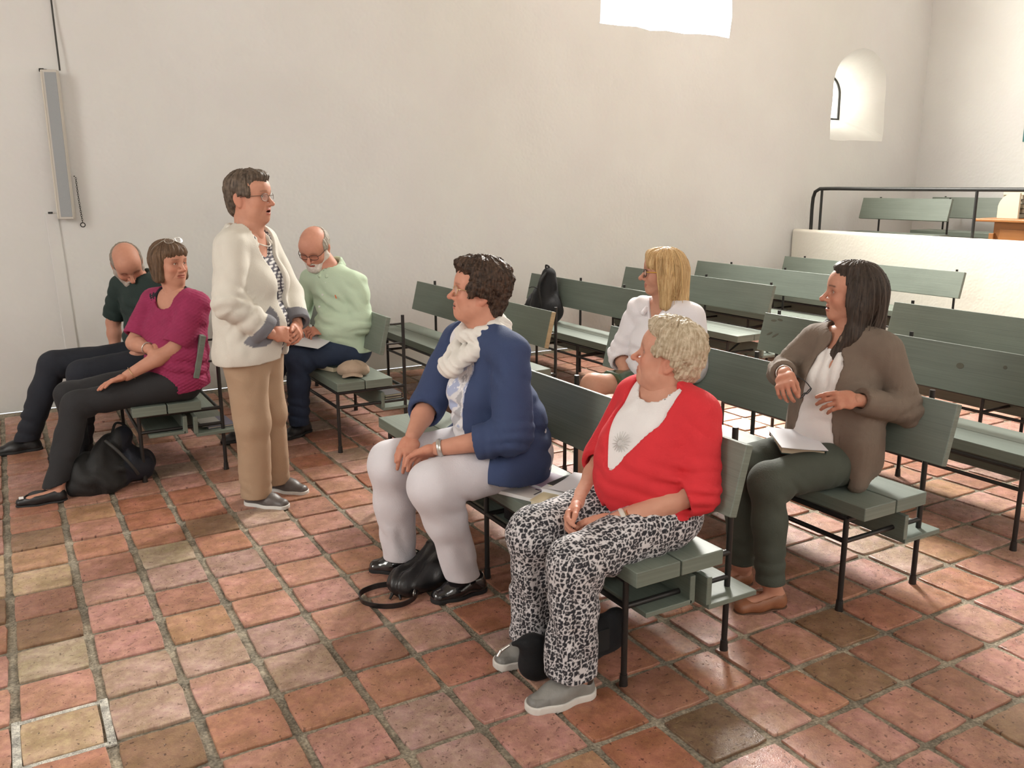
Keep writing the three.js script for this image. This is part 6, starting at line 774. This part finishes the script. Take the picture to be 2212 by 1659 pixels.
  for (const [s, hl, d] of [['l', [1.635, 0, -5.52], [-0.75, 0, 0.55]], ['r', [1.32, 0, -5.515], [-1, 0, 0.03]]]) { const sh = shoeParts(hl, d, { len: 0.28, left: s === 'l', w: 1.05, color: flat([0.012, 0.012, 0.014]), sole: 0.02, soleColor: flat([0.015, 0.015, 0.015]) }); P.add('shoe', sh.upper, leatherMat); P.add('shoe_sole', sh.sole, std({ vertexColors: true, roughness: 0.7 })); }
  bangle(lerp3(J.lwr, J.lel, 0.06), sub3(J.lwr, J.lel), 0.033, 0.005, std({ color: lin(0.01, 0.01, 0.012), roughness: 0.4 }), P, 'watch', 1.6);
}
// ---------- things on and around the benches ----------
const blackCloth = clothMat({}), blackLeather = new THREE.MeshPhysicalMaterial({ vertexColors: true, roughness: 0.34, clearcoat: 0.35, clearcoatRoughness: 0.25, bumpMap: withRepeat(skinBump, 16), bumpScale: 0.001 });
const paperMat = std({ color: lin(0.74, 0.74, 0.78), roughness: 0.8 }), pageMat = std({ color: lin(0.62, 0.55, 0.40), roughness: 0.9 });
function book(label, [x, y, z], turn, [w, t, d], cover, o = {}) {                   // d along the spine
  const g = thing(o.name ?? 'book', label, 'book', [x, y, z], turn, 'books and papers in the pews'), c = std({ color: lin(...cover), roughness: 0.6 }), k = 0.0025;
  part('pages', box(w - 0.008, t - 2 * k, d - 0.01, -0.002, t / 2, 0, 0.001), o.pages ?? pageMat, g);
  part('front_cover', box(w, k, d, 0, t - k / 2, 0, 0.001), o.top ?? c, g); part('back_cover', box(w, k, d, 0, k / 2, 0, 0.001), c, g); part('spine', box(k, t, d, (o.spine ?? 1) * (w / 2 - k / 2), t / 2, 0, 0.001), c, g);
  if (o.tilt) g.rotation.set(o.tilt[0], turn, o.tilt[1]);
  return g;
}
function sheet(label, [x, y, z], turn, w, d, tilt = [0, 0], curl = 0.01, mat = paperMat) {
  const g = new THREE.PlaneGeometry(w, d, 12, 12); g.rotateX(-Math.PI / 2); const p = g.attributes.position; for (let i = 0; i < p.count; i++) { const a = p.getX(i) / w, b = p.getZ(i) / d; p.setY(i, curl * (a * a * 1.5 + 0.5 * a * b) + 0.002); }
  const low = g.clone(), q = low.attributes.position; for (let i = 0; i < q.count; i++) q.setY(i, q.getY(i) - 0.0012); low.index.array.reverse(); g.computeVertexNormals(); low.computeVertexNormals();
  const m = single('paper_sheet', mergeGeometries([g, low]), mat, label, 'paper', 'books and papers in the pews'); m.position.set(x, y, z); m.rotation.set(tilt[0], turn, tilt[1]); return m;
}
const SEAT = 0.4375;
{ // spiral notebook
  const g = thing('spiral_notebook', 'white spiral notebook lying on the seat beside the navy jacket', 'notebook', [1.655, SEAT, -2.705], 0.42, 'books and papers in the pews'); part('pages', box(0.16, 0.014, 0.225, 0, 0.007, 0, 0.002), std({ color: lin(0.70, 0.69, 0.68), roughness: 0.8 }), g); part('cover', box(0.163, 0.0015, 0.228, 0, 0.0152, 0, 0.0006), std({ color: lin(0.66, 0.63, 0.60), roughness: 0.7 }), g);
  part('cover_print', [box(0.030, 0.0008, 0.020, 0.02, 0.0163, 0.01, 0), box(0.05, 0.0008, 0.006, -0.02, 0.0163, 0.03, 0)], std({ color: lin(0.06, 0.06, 0.07), roughness: 0.7 }), g);
  const sp = []; for (let i = 0; i < 20; i++) { const t = new THREE.TorusGeometry(0.008, 0.0009, 5, 12); t.rotateX(Math.PI / 2); t.rotateZ(Math.PI / 2); t.translate(-0.075 + i * 0.0079, 0.009, -0.113); sp.push(t); } const m = part('wire_spiral', sp, silverMat, g); m.userData.kind = 'stuff';
}
book('pale violet book lying on top of the spiral notebook', [1.735, SEAT + 0.0165, -2.745], 0.25, [0.15, 0.016, 0.2], [0.50, 0.36, 0.48], { pages: paperMat, top: std({ color: lin(0.42, 0.32, 0.44), map: withRepeat(plasterTint, 3), roughness: 0.55 }) });
book('thick cream paperback leaning against the leopard-print trousers', [1.645, SEAT, -2.545], 0.5, [0.11, 0.032, 0.15], [0.62, 0.53, 0.34]);
book('white booklet standing among the books on the seat', [1.705, SEAT, -2.585], 0.5, [0.055, 0.045, 0.16], [0.66, 0.65, 0.66], { pages: paperMat });
book('black book with cream page edges under the white sheet', [1.775, SEAT, -2.590], 0.35, [0.13, 0.052, 0.19], [0.015, 0.015, 0.017]);
sheet('white sheet lying on the black book between the two women', [1.772, SEAT + 0.0545, -2.575], 0.5, 0.21, 0.15, [0, 0.02], 0.012);
book('dark book with a white label in the ledge under the seat', [1.72, 0.2735, -2.83], 0, [0.16, 0.05, 0.17], [0.02, 0.02, 0.022], { pages: paperMat, spine: -1 }); B.R1.children.filter((c) => c.name === 'under_seat_tray').length;
{ // ledge board that carries that book: the tray runs along the whole bench
  const b = B.R1; part('under_seat_tray', box(0.19, 0.018, 0.95, 0.135, 0.264, -0.15, 0.003), paint[1], b);
}
{ // hymn book with papers on the lap of the woman in the cardigan
  book('dark green hymn book on the lap of the brown-cardigan woman', [2.60, 0.590, -2.285], -0.62, [0.165, 0.028, 0.225], [0.025, 0.055, 0.05], { tilt: [0.06, -0.05] });
  sheet('folded white papers on the green hymn book', [2.580, 0.6225, -2.275], -0.55, 0.175, 0.24, [0.06, -0.05], 0.006);
  const g = thing('eyeglasses', 'black-rimmed glasses held in the hands of the brown-cardigan woman', 'glasses', [2.625, 0.80, -2.285]); const bm = std({ color: lin(0.012, 0.012, 0.013), roughness: 0.3 });
  for (const s of [-1, 1]) { const p = []; for (let i = 0; i < 20; i++) { const a = i / 20 * 6.283; p.push([s * 0.026 + 0.020 * Math.cos(a), 0.012 * Math.sin(a), 0.003]); } part('rim', tube(p, 0.0021, 32, 6, true), bm, g); const sh = new THREE.Shape(); p.forEach(([a, b], i) => (i ? sh.lineTo(a, b) : sh.moveTo(a, b))); const lg = new THREE.ShapeGeometry(sh); lg.translate(0, 0, 0.003); part('lens', lg, lensMat, g); part('temple', tube([[s * 0.046, 0.003, 0.003], [s * 0.045 - 0.01, 0.022, -0.03], [s * 0.03 - 0.01, 0.03, -0.09]], 0.0019, 12, 6), bm, g); } part('bridge', rod([-0.006, 0.003, 0.003], [0.006, 0.003, 0.003], 0.002), bm, g); g.rotation.set(0.5, 0.35, 0.0);
}
// papers of the man in the mint shirt, hymn book and cap on his bench
sheet('white papers on the lap of the man in the mint shirt', [1.60, 0.628, -5.36], 0.75, 0.21, 0.27, [0.12, 0.06], 0.012);
book('dark green hymn book with cream page edges beside the beige cap', [1.745, SEAT, -5.33], 0.35, [0.13, 0.034, 0.19], [0.02, 0.035, 0.03]);
{
  const P0 = thing('flat_cap', 'beige peaked cap lying on the bench end', 'cap', [1.79, SEAT, -5.075], 1.2), c = mottled([0.40, 0.30, 0.22], 0.05, 20);
  const crown = cloth([ell([0.02, 0.045, 0], [0.088, 0.048, 0.095], 0.03), cap([0.0, 0.022, 0], [0.01, 0.025, 0], 0.022, 0.022, 0.03, [0, 0, 1], 3.6)], { h: 0.005, fold: creases([{ c: [0.02, 0.09, 0], r: 0.08, n: [0.6, 0, 0.8], f: 16, amp: 0.005 }], 0.004), cuts: [planeCut([0, 0.003, 0], [0, -1, 0])], color: c });
  part('crown', crown, clothMat({}), P0); const peak = cloth([cap([-0.062, 0.026, 0.03], [-0.062, 0.026, -0.03], 0.038, 0.038, 0.02)], { h: 0.004, cuts: [(x, y, z) => Math.abs(y - (0.032 - (x + 0.05) * -0.25 - 6 * z * z)) - 0.004, (x, y, z) => x + 0.035], color: c }); part('peak', peak, clothMat({}), P0); part('band', new THREE.TorusGeometry(0.072, 0.006, 6, 30).rotateX(Math.PI / 2).translate(0.012, 0.018, 0), clothMat({ vertexColors: false, color: lin(0.36, 0.27, 0.2) }), P0); part('cap_button', new THREE.SphereGeometry(0.007, 10, 8).scale(1, 0.6, 1).translate(0.02, 0.094, 0), std({ color: lin(0.38, 0.29, 0.21), roughness: 0.9 }), P0);
}
[[2.07, 0.2475, -5.20, 0.012, [0.10, 0.06, 0.05]], [2.075, 0.2600, -5.21, 0.016, [0.05, 0.045, 0.05]]].forEach(([x, y, z, t, c], i) => book(['lower of two thin books on the ledge of the cap bench', 'upper of two thin books on the ledge of the cap bench'][i], [x, y, z], 0.05, [0.12, t, 0.17], c));
book('grey book on the seat behind the woman in magenta', [0.845, SEAT, -5.22], 0.1, [0.10, 0.028, 0.16], [0.25, 0.25, 0.27]);
book('violet-grey folder on the ledge behind the woman in magenta', [0.965, 0.2475, -5.10], 0.05, [0.15, 0.012, 0.22], [0.16, 0.16, 0.24]);
book('thin pale booklet on the ledge below the magenta knit top', [0.915, 0.2600, -5.08], 0.05, [0.11, 0.012, 0.16], [0.40, 0.40, 0.38]);
// ---------- bags ----------
{ // tote of the woman in magenta
  const g = thing('tote_bag', 'large slouched black bag on the floor beside the magenta-clad woman', 'bag', [0.38, 0, -4.99]);
  const b = cloth([cap([-0.12, 0.09, 0.03], [0.14, 0.08, -0.06], 0.10, 0.09, 0.06, [0.2, 0, 0.98], 1.2), cap([-0.06, 0.14, 0.0], [0.06, 0.26, -0.06], 0.085, 0.05, 0.06, [0.8, 0, -0.5], 1.5), cap([0.10, 0.10, -0.08], [0.17, 0.07, -0.15], 0.08, 0.07, 0.05), cap([-0.17, 0.05, 0.06], [-0.05, 0.05, 0.08], 0.05, 0.06, 0.05)], { h: 0.007, fold: creases([{ c: [0, 0.2, 0], r: 0.2, n: nrm3([0.8, 0.3, 0.3]), f: 9, amp: 0.018 }, { c: [-0.05, 0.1, 0.06], r: 0.14, n: nrm3([0.5, 0.8, 0]), f: 10, amp: 0.010 }], 0.008), cuts: [(x, y, z) => 0.0015 - y], color: (x, y, z) => (x > 0.06 ? [0.008, 0.010, 0.018] : [0.012, 0.012, 0.012]) });
  part('bag_body', b, clothMat({ roughness: 0.7 }), g); part('strap', tube([[-0.02, 0.27, 0.03], [0.03, 0.22, 0.09], [0.09, 0.13, 0.10], [0.12, 0.07, 0.07]], 0.009, 24, 6), std({ color: lin(0.035, 0.033, 0.030), roughness: 0.7 }), g); part('handle', tube([[0.02, 0.28, -0.04], [0.05, 0.33, -0.08], [0.10, 0.30, -0.10], [0.12, 0.22, -0.10]], 0.007, 24, 6), std({ color: lin(0.01, 0.01, 0.01), roughness: 0.7 }), g);
}
{ // leather handbag between the navy-jacketed woman's feet
  const g = thing('handbag', 'black leather handbag with ring straps on the floor between white trouser legs', 'handbag', [1.33, 0, -3.03]);
  const b = cloth([cap([-0.10, 0.045, 0.03], [0.09, 0.055, 0.0], 0.050, 0.062, 0.05, [0.1, 0, 0.99], 1.25), cap([0.03, 0.07, -0.01], [0.07, 0.145, -0.06], 0.06, 0.022, 0.05, [0.6, 0, 0.8], 1.6), cap([-0.13, 0.05, 0.02], [-0.10, 0.07, -0.01], 0.035, 0.03, 0.03)], { h: 0.0048, fold: creases([{ c: [-0.06, 0.09, 0], r: 0.12, n: nrm3([0.35, 0.3, 0.88]), f: 24, amp: 0.009 }], 0.004), cuts: [(x, y, z) => 0.0015 - y], color: flat([0.008, 0.008, 0.009]) });
  part('bag_body', b, blackLeather, g); const sm = new THREE.MeshPhysicalMaterial({ color: lin(0.010, 0.010, 0.011), roughness: 0.35, clearcoat: 0.3 });
  { const path = new THREE.CatmullRomCurve3([[-0.13, 0.035, -0.02], [-0.19, 0.02, -0.06], [-0.255, 0.015, -0.045], [-0.275, 0.014, 0.03], [-0.22, 0.014, 0.105], [-0.15, 0.016, 0.13], [-0.09, 0.02, 0.11], [-0.05, 0.03, 0.06]].map((p) => V(...p))); const s = new THREE.Shape(); s.moveTo(-0.011, -0.0018); s.lineTo(0.011, -0.0018); s.lineTo(0.011, 0.0018); s.lineTo(-0.011, 0.0018); part('strap', new THREE.ExtrudeGeometry(s, { steps: 60, extrudePath: path, bevelEnabled: false }), sm, g); }
  [[-0.135, 0.04, -0.022, 0.4], [-0.115, 0.062, 0.02, 1.2], [-0.085, 0.03, 0.095, 0.9]].forEach(([x, y, z, a]) => part('ring', new THREE.TorusGeometry(0.014, 0.0022, 8, 20).rotateY(a).translate(x, y, z), silverMat, g)); part('tassel', [rod([-0.14, 0.035, 0.03], [-0.17, 0.008, 0.05], 0.008, 0.005), rod([-0.13, 0.03, 0.04], [-0.135, 0.008, 0.075], 0.008, 0.005)], sm, g);
}
{ // soft shopper behind the grey trainers
  const g = thing('shopper_bag', 'black cloth shopper behind the grey trainers', 'bag', [1.485, 0, -2.212]);
  const b = cloth([cap([-0.12, 0.07, 0], [0.15, 0.07, 0], 0.070, 0.070, 0.04, [0, 0, 1], 0.5), cap([-0.15, 0.140, 0], [0.20, 0.145, 0], 0.022, 0.022, 0.04), cap([-0.21, 0.155, 0], [-0.13, 0.145, 0], 0.008, 0.022, 0.03), cap([0.18, 0.11, 0], [0.20, 0.08, 0], 0.042, 0.04, 0.04)], { h: 0.0055, fold: creases([{ c: [0, 0.1, 0], r: 0.2, n: nrm3([0.95, 0.2, 0]), f: 8, amp: 0.012 }], 0.006), cuts: [(x, y, z) => 0.0015 - y], color: flat([0.006, 0.007, 0.009]) });
  part('bag_body', b, blackCloth, g); part('zip_pull', [rod([-0.255, 0.145, 0.0], [-0.225, 0.155, 0], 0.006, 0.004), rod([-0.255, 0.145, 0], [-0.268, 0.128, 0], 0.005)], silverMat, g); part('cord_end', rod([0.20, 0.12, 0.02], [0.215, 0.06, 0.03], 0.004), rubber, g); part('side_pocket', box(0.09, 0.08, 0.006, 0.10, 0.09, 0.036, 0.003), rubber, g);
}
{ // backpack leaning on the bench
  const g = thing('backpack', 'black backpack leaning against a bench back by the wall', 'backpack', [3.98, SEAT, -6.30], 0);
  const b = cloth([cap([-0.03, 0.10, -0.10], [-0.03, 0.10, 0.10], 0.10, 0.10, 0.06), cap([-0.02, 0.12, 0], [0.01, 0.40, 0.02], 0.13, 0.06, 0.08, [0, 0, 1], 1.2), cap([-0.06, 0.04, -0.22], [-0.03, 0.10, -0.12], 0.035, 0.07, 0.06), cap([-0.06, 0.03, -0.42], [-0.05, 0.04, -0.22], 0.025, 0.035, 0.05), cap([-0.02, 0.05, -0.30], [0.0, 0.22, -0.10], 0.045, 0.06, 0.06)], { h: 0.008, fold: creases([{ c: [-0.08, 0.2, 0], r: 0.2, n: nrm3([0.2, 0.5, 0.8]), f: 9, amp: 0.010 }], 0.005), cuts: [(x, y, z) => 0.001 - y, (x, y, z) => x - 0.075 - 0.12 * y], color: flat([0.010, 0.010, 0.012]) });
  part('bag_body', b, blackCloth, g); part('carry_loop', tube([[0.0, 0.45, -0.02], [-0.01, 0.475, 0.0], [0.0, 0.465, 0.03], [0.0, 0.44, 0.04]], 0.008, 16, 6), rubber, g); part('shoulder_strap', [tube([[-0.04, 0.42, 0.05], [-0.13, 0.32, 0.08], [-0.13, 0.16, 0.12], [-0.08, 0.05, 0.13]], 0.012, 24, 6)], rubber, g); part('buckle', box(0.02, 0.006, 0.02, -0.06, 0.012, 0.10, 0.002), silverMat, g); part('front_pocket', tube([[-0.12, 0.28, -0.10], [-0.135, 0.30, 0], [-0.12, 0.28, 0.10]], 0.004, 16, 6), rubber, g);
}
// ---------- on the wall ----------
{
  const g = thing('column_speaker', 'slim grey column loudspeaker hanging on the white wall', 'loudspeaker', [0.45, 1.36, -7.1], -0.32); const cab = std({ color: lin(0.55, 0.52, 0.47), roughness: 0.6 });
  part('cabinet', box(0.105, 1.0, 0.062, 0, 0.5, 0.075, 0.006), cab, g); part('grille', box(0.075, 0.965, 0.006, 0.010, 0.5, 0.107, 0.002), std({ color: lin(0.34, 0.36, 0.37), bumpMap: withRepeat(weave, 5), bumpScale: 0.002, roughness: 0.6, metalness: 0.2 }), g); part('side_trim', box(0.012, 0.985, 0.012, -0.046, 0.5, 0.104, 0.003), std({ color: lin(0.58, 0.54, 0.47), roughness: 0.6 }), g); part('wall_bracket', [box(0.03, 0.02, 0.09, -0.03, 0.995, 0.035, 0.003), box(0.03, 0.02, 0.09, -0.03, 0.03, 0.035, 0.003), rod([-0.068, 1.0, 0.06], [-0.04, 1.0, 0.06], 0.012)], ironDark, g);
  single('pull_cord', tube([[0.492, 5.68, -7.075], [0.49, 4.0, -7.075], [0.49, 2.9, -7.08], [0.492, 2.362, -7.05]], 0.0065, 60, 6), std({ color: lin(0.05, 0.05, 0.045), roughness: 0.7 }), 'dark cord running up the wall above the loudspeaker', 'cord');
  const c = thing('hanging_chain', 'thin dark chain with a ring beside the loudspeaker', 'chain', [0.527, 1.31, -7.06]); part('chain_links', (() => { const a = []; for (let i = 0; i < 22; i++) { const t = new THREE.TorusGeometry(0.007, 0.0022, 5, 10); t.scale(0.7, 1.2, 1); t.rotateY(i % 2 ? 0 : Math.PI / 2); t.translate(-0.012 * Math.sin(i * 0.07), 0.03 + i * 0.0142, 0); a.push(t); } return a; })(), ironDark, c).userData.kind = 'stuff'; part('ring', new THREE.TorusGeometry(0.015, 0.0035, 8, 22).translate(0, 0.006, 0), ironDark, c); part('hook', rod([-0.02, 0.345, -0.02], [-0.02, 0.345, 0.01], 0.004), ironDark, c);
  { const s = box(0.085, 1.40, 0.022, 0.355, 0.70, -7.095, 0.008), p = s.attributes.position; for (let i = 0; i < p.count; i++) p.setX(i, p.getX(i) + (p.getY(i) - 0.7) * -0.03 + 0.004 * perlin.noise(p.getY(i) * 3, 1, 1)); s.computeVertexNormals(); struct('trim_1', s, plaster); part('clip', box(0.03, 0.012, 0.014, 0.33, 1.405, -7.082, 0.002), ironDark, scene.children[scene.children.length - 1]); }
}
// ---------- desk, board and book stack on the platform ----------
const orangeWood = std({ color: lin(0.42, 0.17, 0.05), map: withRepeat(grain, 1.5, 5), bumpMap: withRepeat(grainBump, 1.5, 5), bumpScale: 0.0006, roughness: 0.4 });
{
  const g = thing('organ_desk', 'honey-coloured wooden desk standing behind the railing', 'desk', [8.35, 0.6, -4.35]); part('desk_top', box(0.42, 0.03, 1.7, 0, 0.622, 0, 0.01), orangeWood, g); part('desk_body', box(0.30, 0.50, 1.44, 0.03, 0.355, 0.02, 0.006), orangeWood, g); part('front_panel', box(0.018, 0.36, 1.3, -0.125, 0.36, 0.02, 0.004), orangeWood, g); part('plinth', box(0.36, 0.11, 1.62, 0.01, 0.055, 0.0, 0.008), orangeWood, g); part('side_moulding', box(0.04, 0.4, 0.05, -0.13, 0.3, -0.70, 0.006), orangeWood, g);
}
{ const s = new THREE.Shape(); s.moveTo(0, 0); s.lineTo(0.20, 0); s.lineTo(0.20, 0.235); s.lineTo(0.13, 0.235); s.quadraticCurveTo(0.02, 0.21, 0, 0.11); s.closePath(); const g = new THREE.ExtrudeGeometry(s, { depth: 0.02, bevelEnabled: true, bevelSize: 0.002, bevelThickness: 0.002, bevelSegments: 1, curveSegments: 12 }); g.rotateY(-Math.PI / 2); g.translate(8.34, 1.239, -5.085); single('book_rest_side', g, std({ color: lin(0.52, 0.47, 0.36), roughness: 0.6 }), 'cream board with rounded corner standing on the wooden desk', 'board'); }
[[0.0, 0.22, 0.20], [0.045, 0.20, 0.19], [0.09, 0.23, 0.21], [0.135, 0.19, 0.18], [0.175, 0.22, 0.20], [0.215, 0.24, 0.22], [0.25, 0.20, 0.20]].forEach(([y, w, d], i) => book(['lowest', 'second', 'third', 'fourth', 'fifth', 'sixth', 'topmost'][i] + ' book of the stack behind the cream board', [8.50, 1.239 + y, -5.02 + 0.012 * (i % 3)], 0.1 * (i % 2), [w * 0.8, i < 5 ? (i === 3 ? 0.038 : 0.043) : 0.033, d], [[0.05, 0.05, 0.04], [0.10, 0.08, 0.05], [0.06, 0.07, 0.05], [0.3, 0.27, 0.2], [0.05, 0.05, 0.05], [0.48, 0.42, 0.30], [0.40, 0.33, 0.22]][i], { pages: i > 4 ? pageMat : std({ color: lin(0.3, 0.27, 0.2), roughness: 0.9 }) }));
{ const g = thing('teal_hanging', 'teal wall hanging at the picture edge on the end wall', 'wall hanging', [9.85, 2.0, -5.55]); part('cloth_panel', box(0.012, 0.42, 0.55, -0.008, 0.21, 0, 0.003), std({ color: lin(0.05, 0.16, 0.16), roughness: 0.8 }), g); part('hanging_rod', rod([-0.012, 0.425, -0.29], [-0.012, 0.425, 0.29], 0.008), ironDark, g); }
// knots and filled flaws on the two near benches behind the cardigan
{ const km = std({ color: lin(0.10, 0.10, 0.075), roughness: 0.7 }), spot = (b, dx, y, z, w, h, rot) => { const g = new THREE.CylinderGeometry(0.5, 0.5, 0.0016, 12); g.scale(w, 1, h); g.rotateY(rot); g.rotateZ(Math.PI / 2); g.rotateZ(-0.24); g.translate(dx + (y - 0.687) * 0.245, y, z - b.position.z); part('knot', g, km, b); };
  [[0.765, -3.80, 0.014, 0.045, 0.1], [0.775, -3.752, 0.014, 0.042, -0.1], [0.685, -3.81, 0.013, 0.045, 0.5], [0.68, -3.762, 0.013, 0.055, 0.6], [0.705, -2.56, 0.03, 0.04, 0], [0.735, -2.34, 0.018, 0.02, 0]].forEach(([y, z, w, h, r]) => spot(B.R3, 0.3085, y, z, w, h, r)); }
renderer.render(scene, camera);
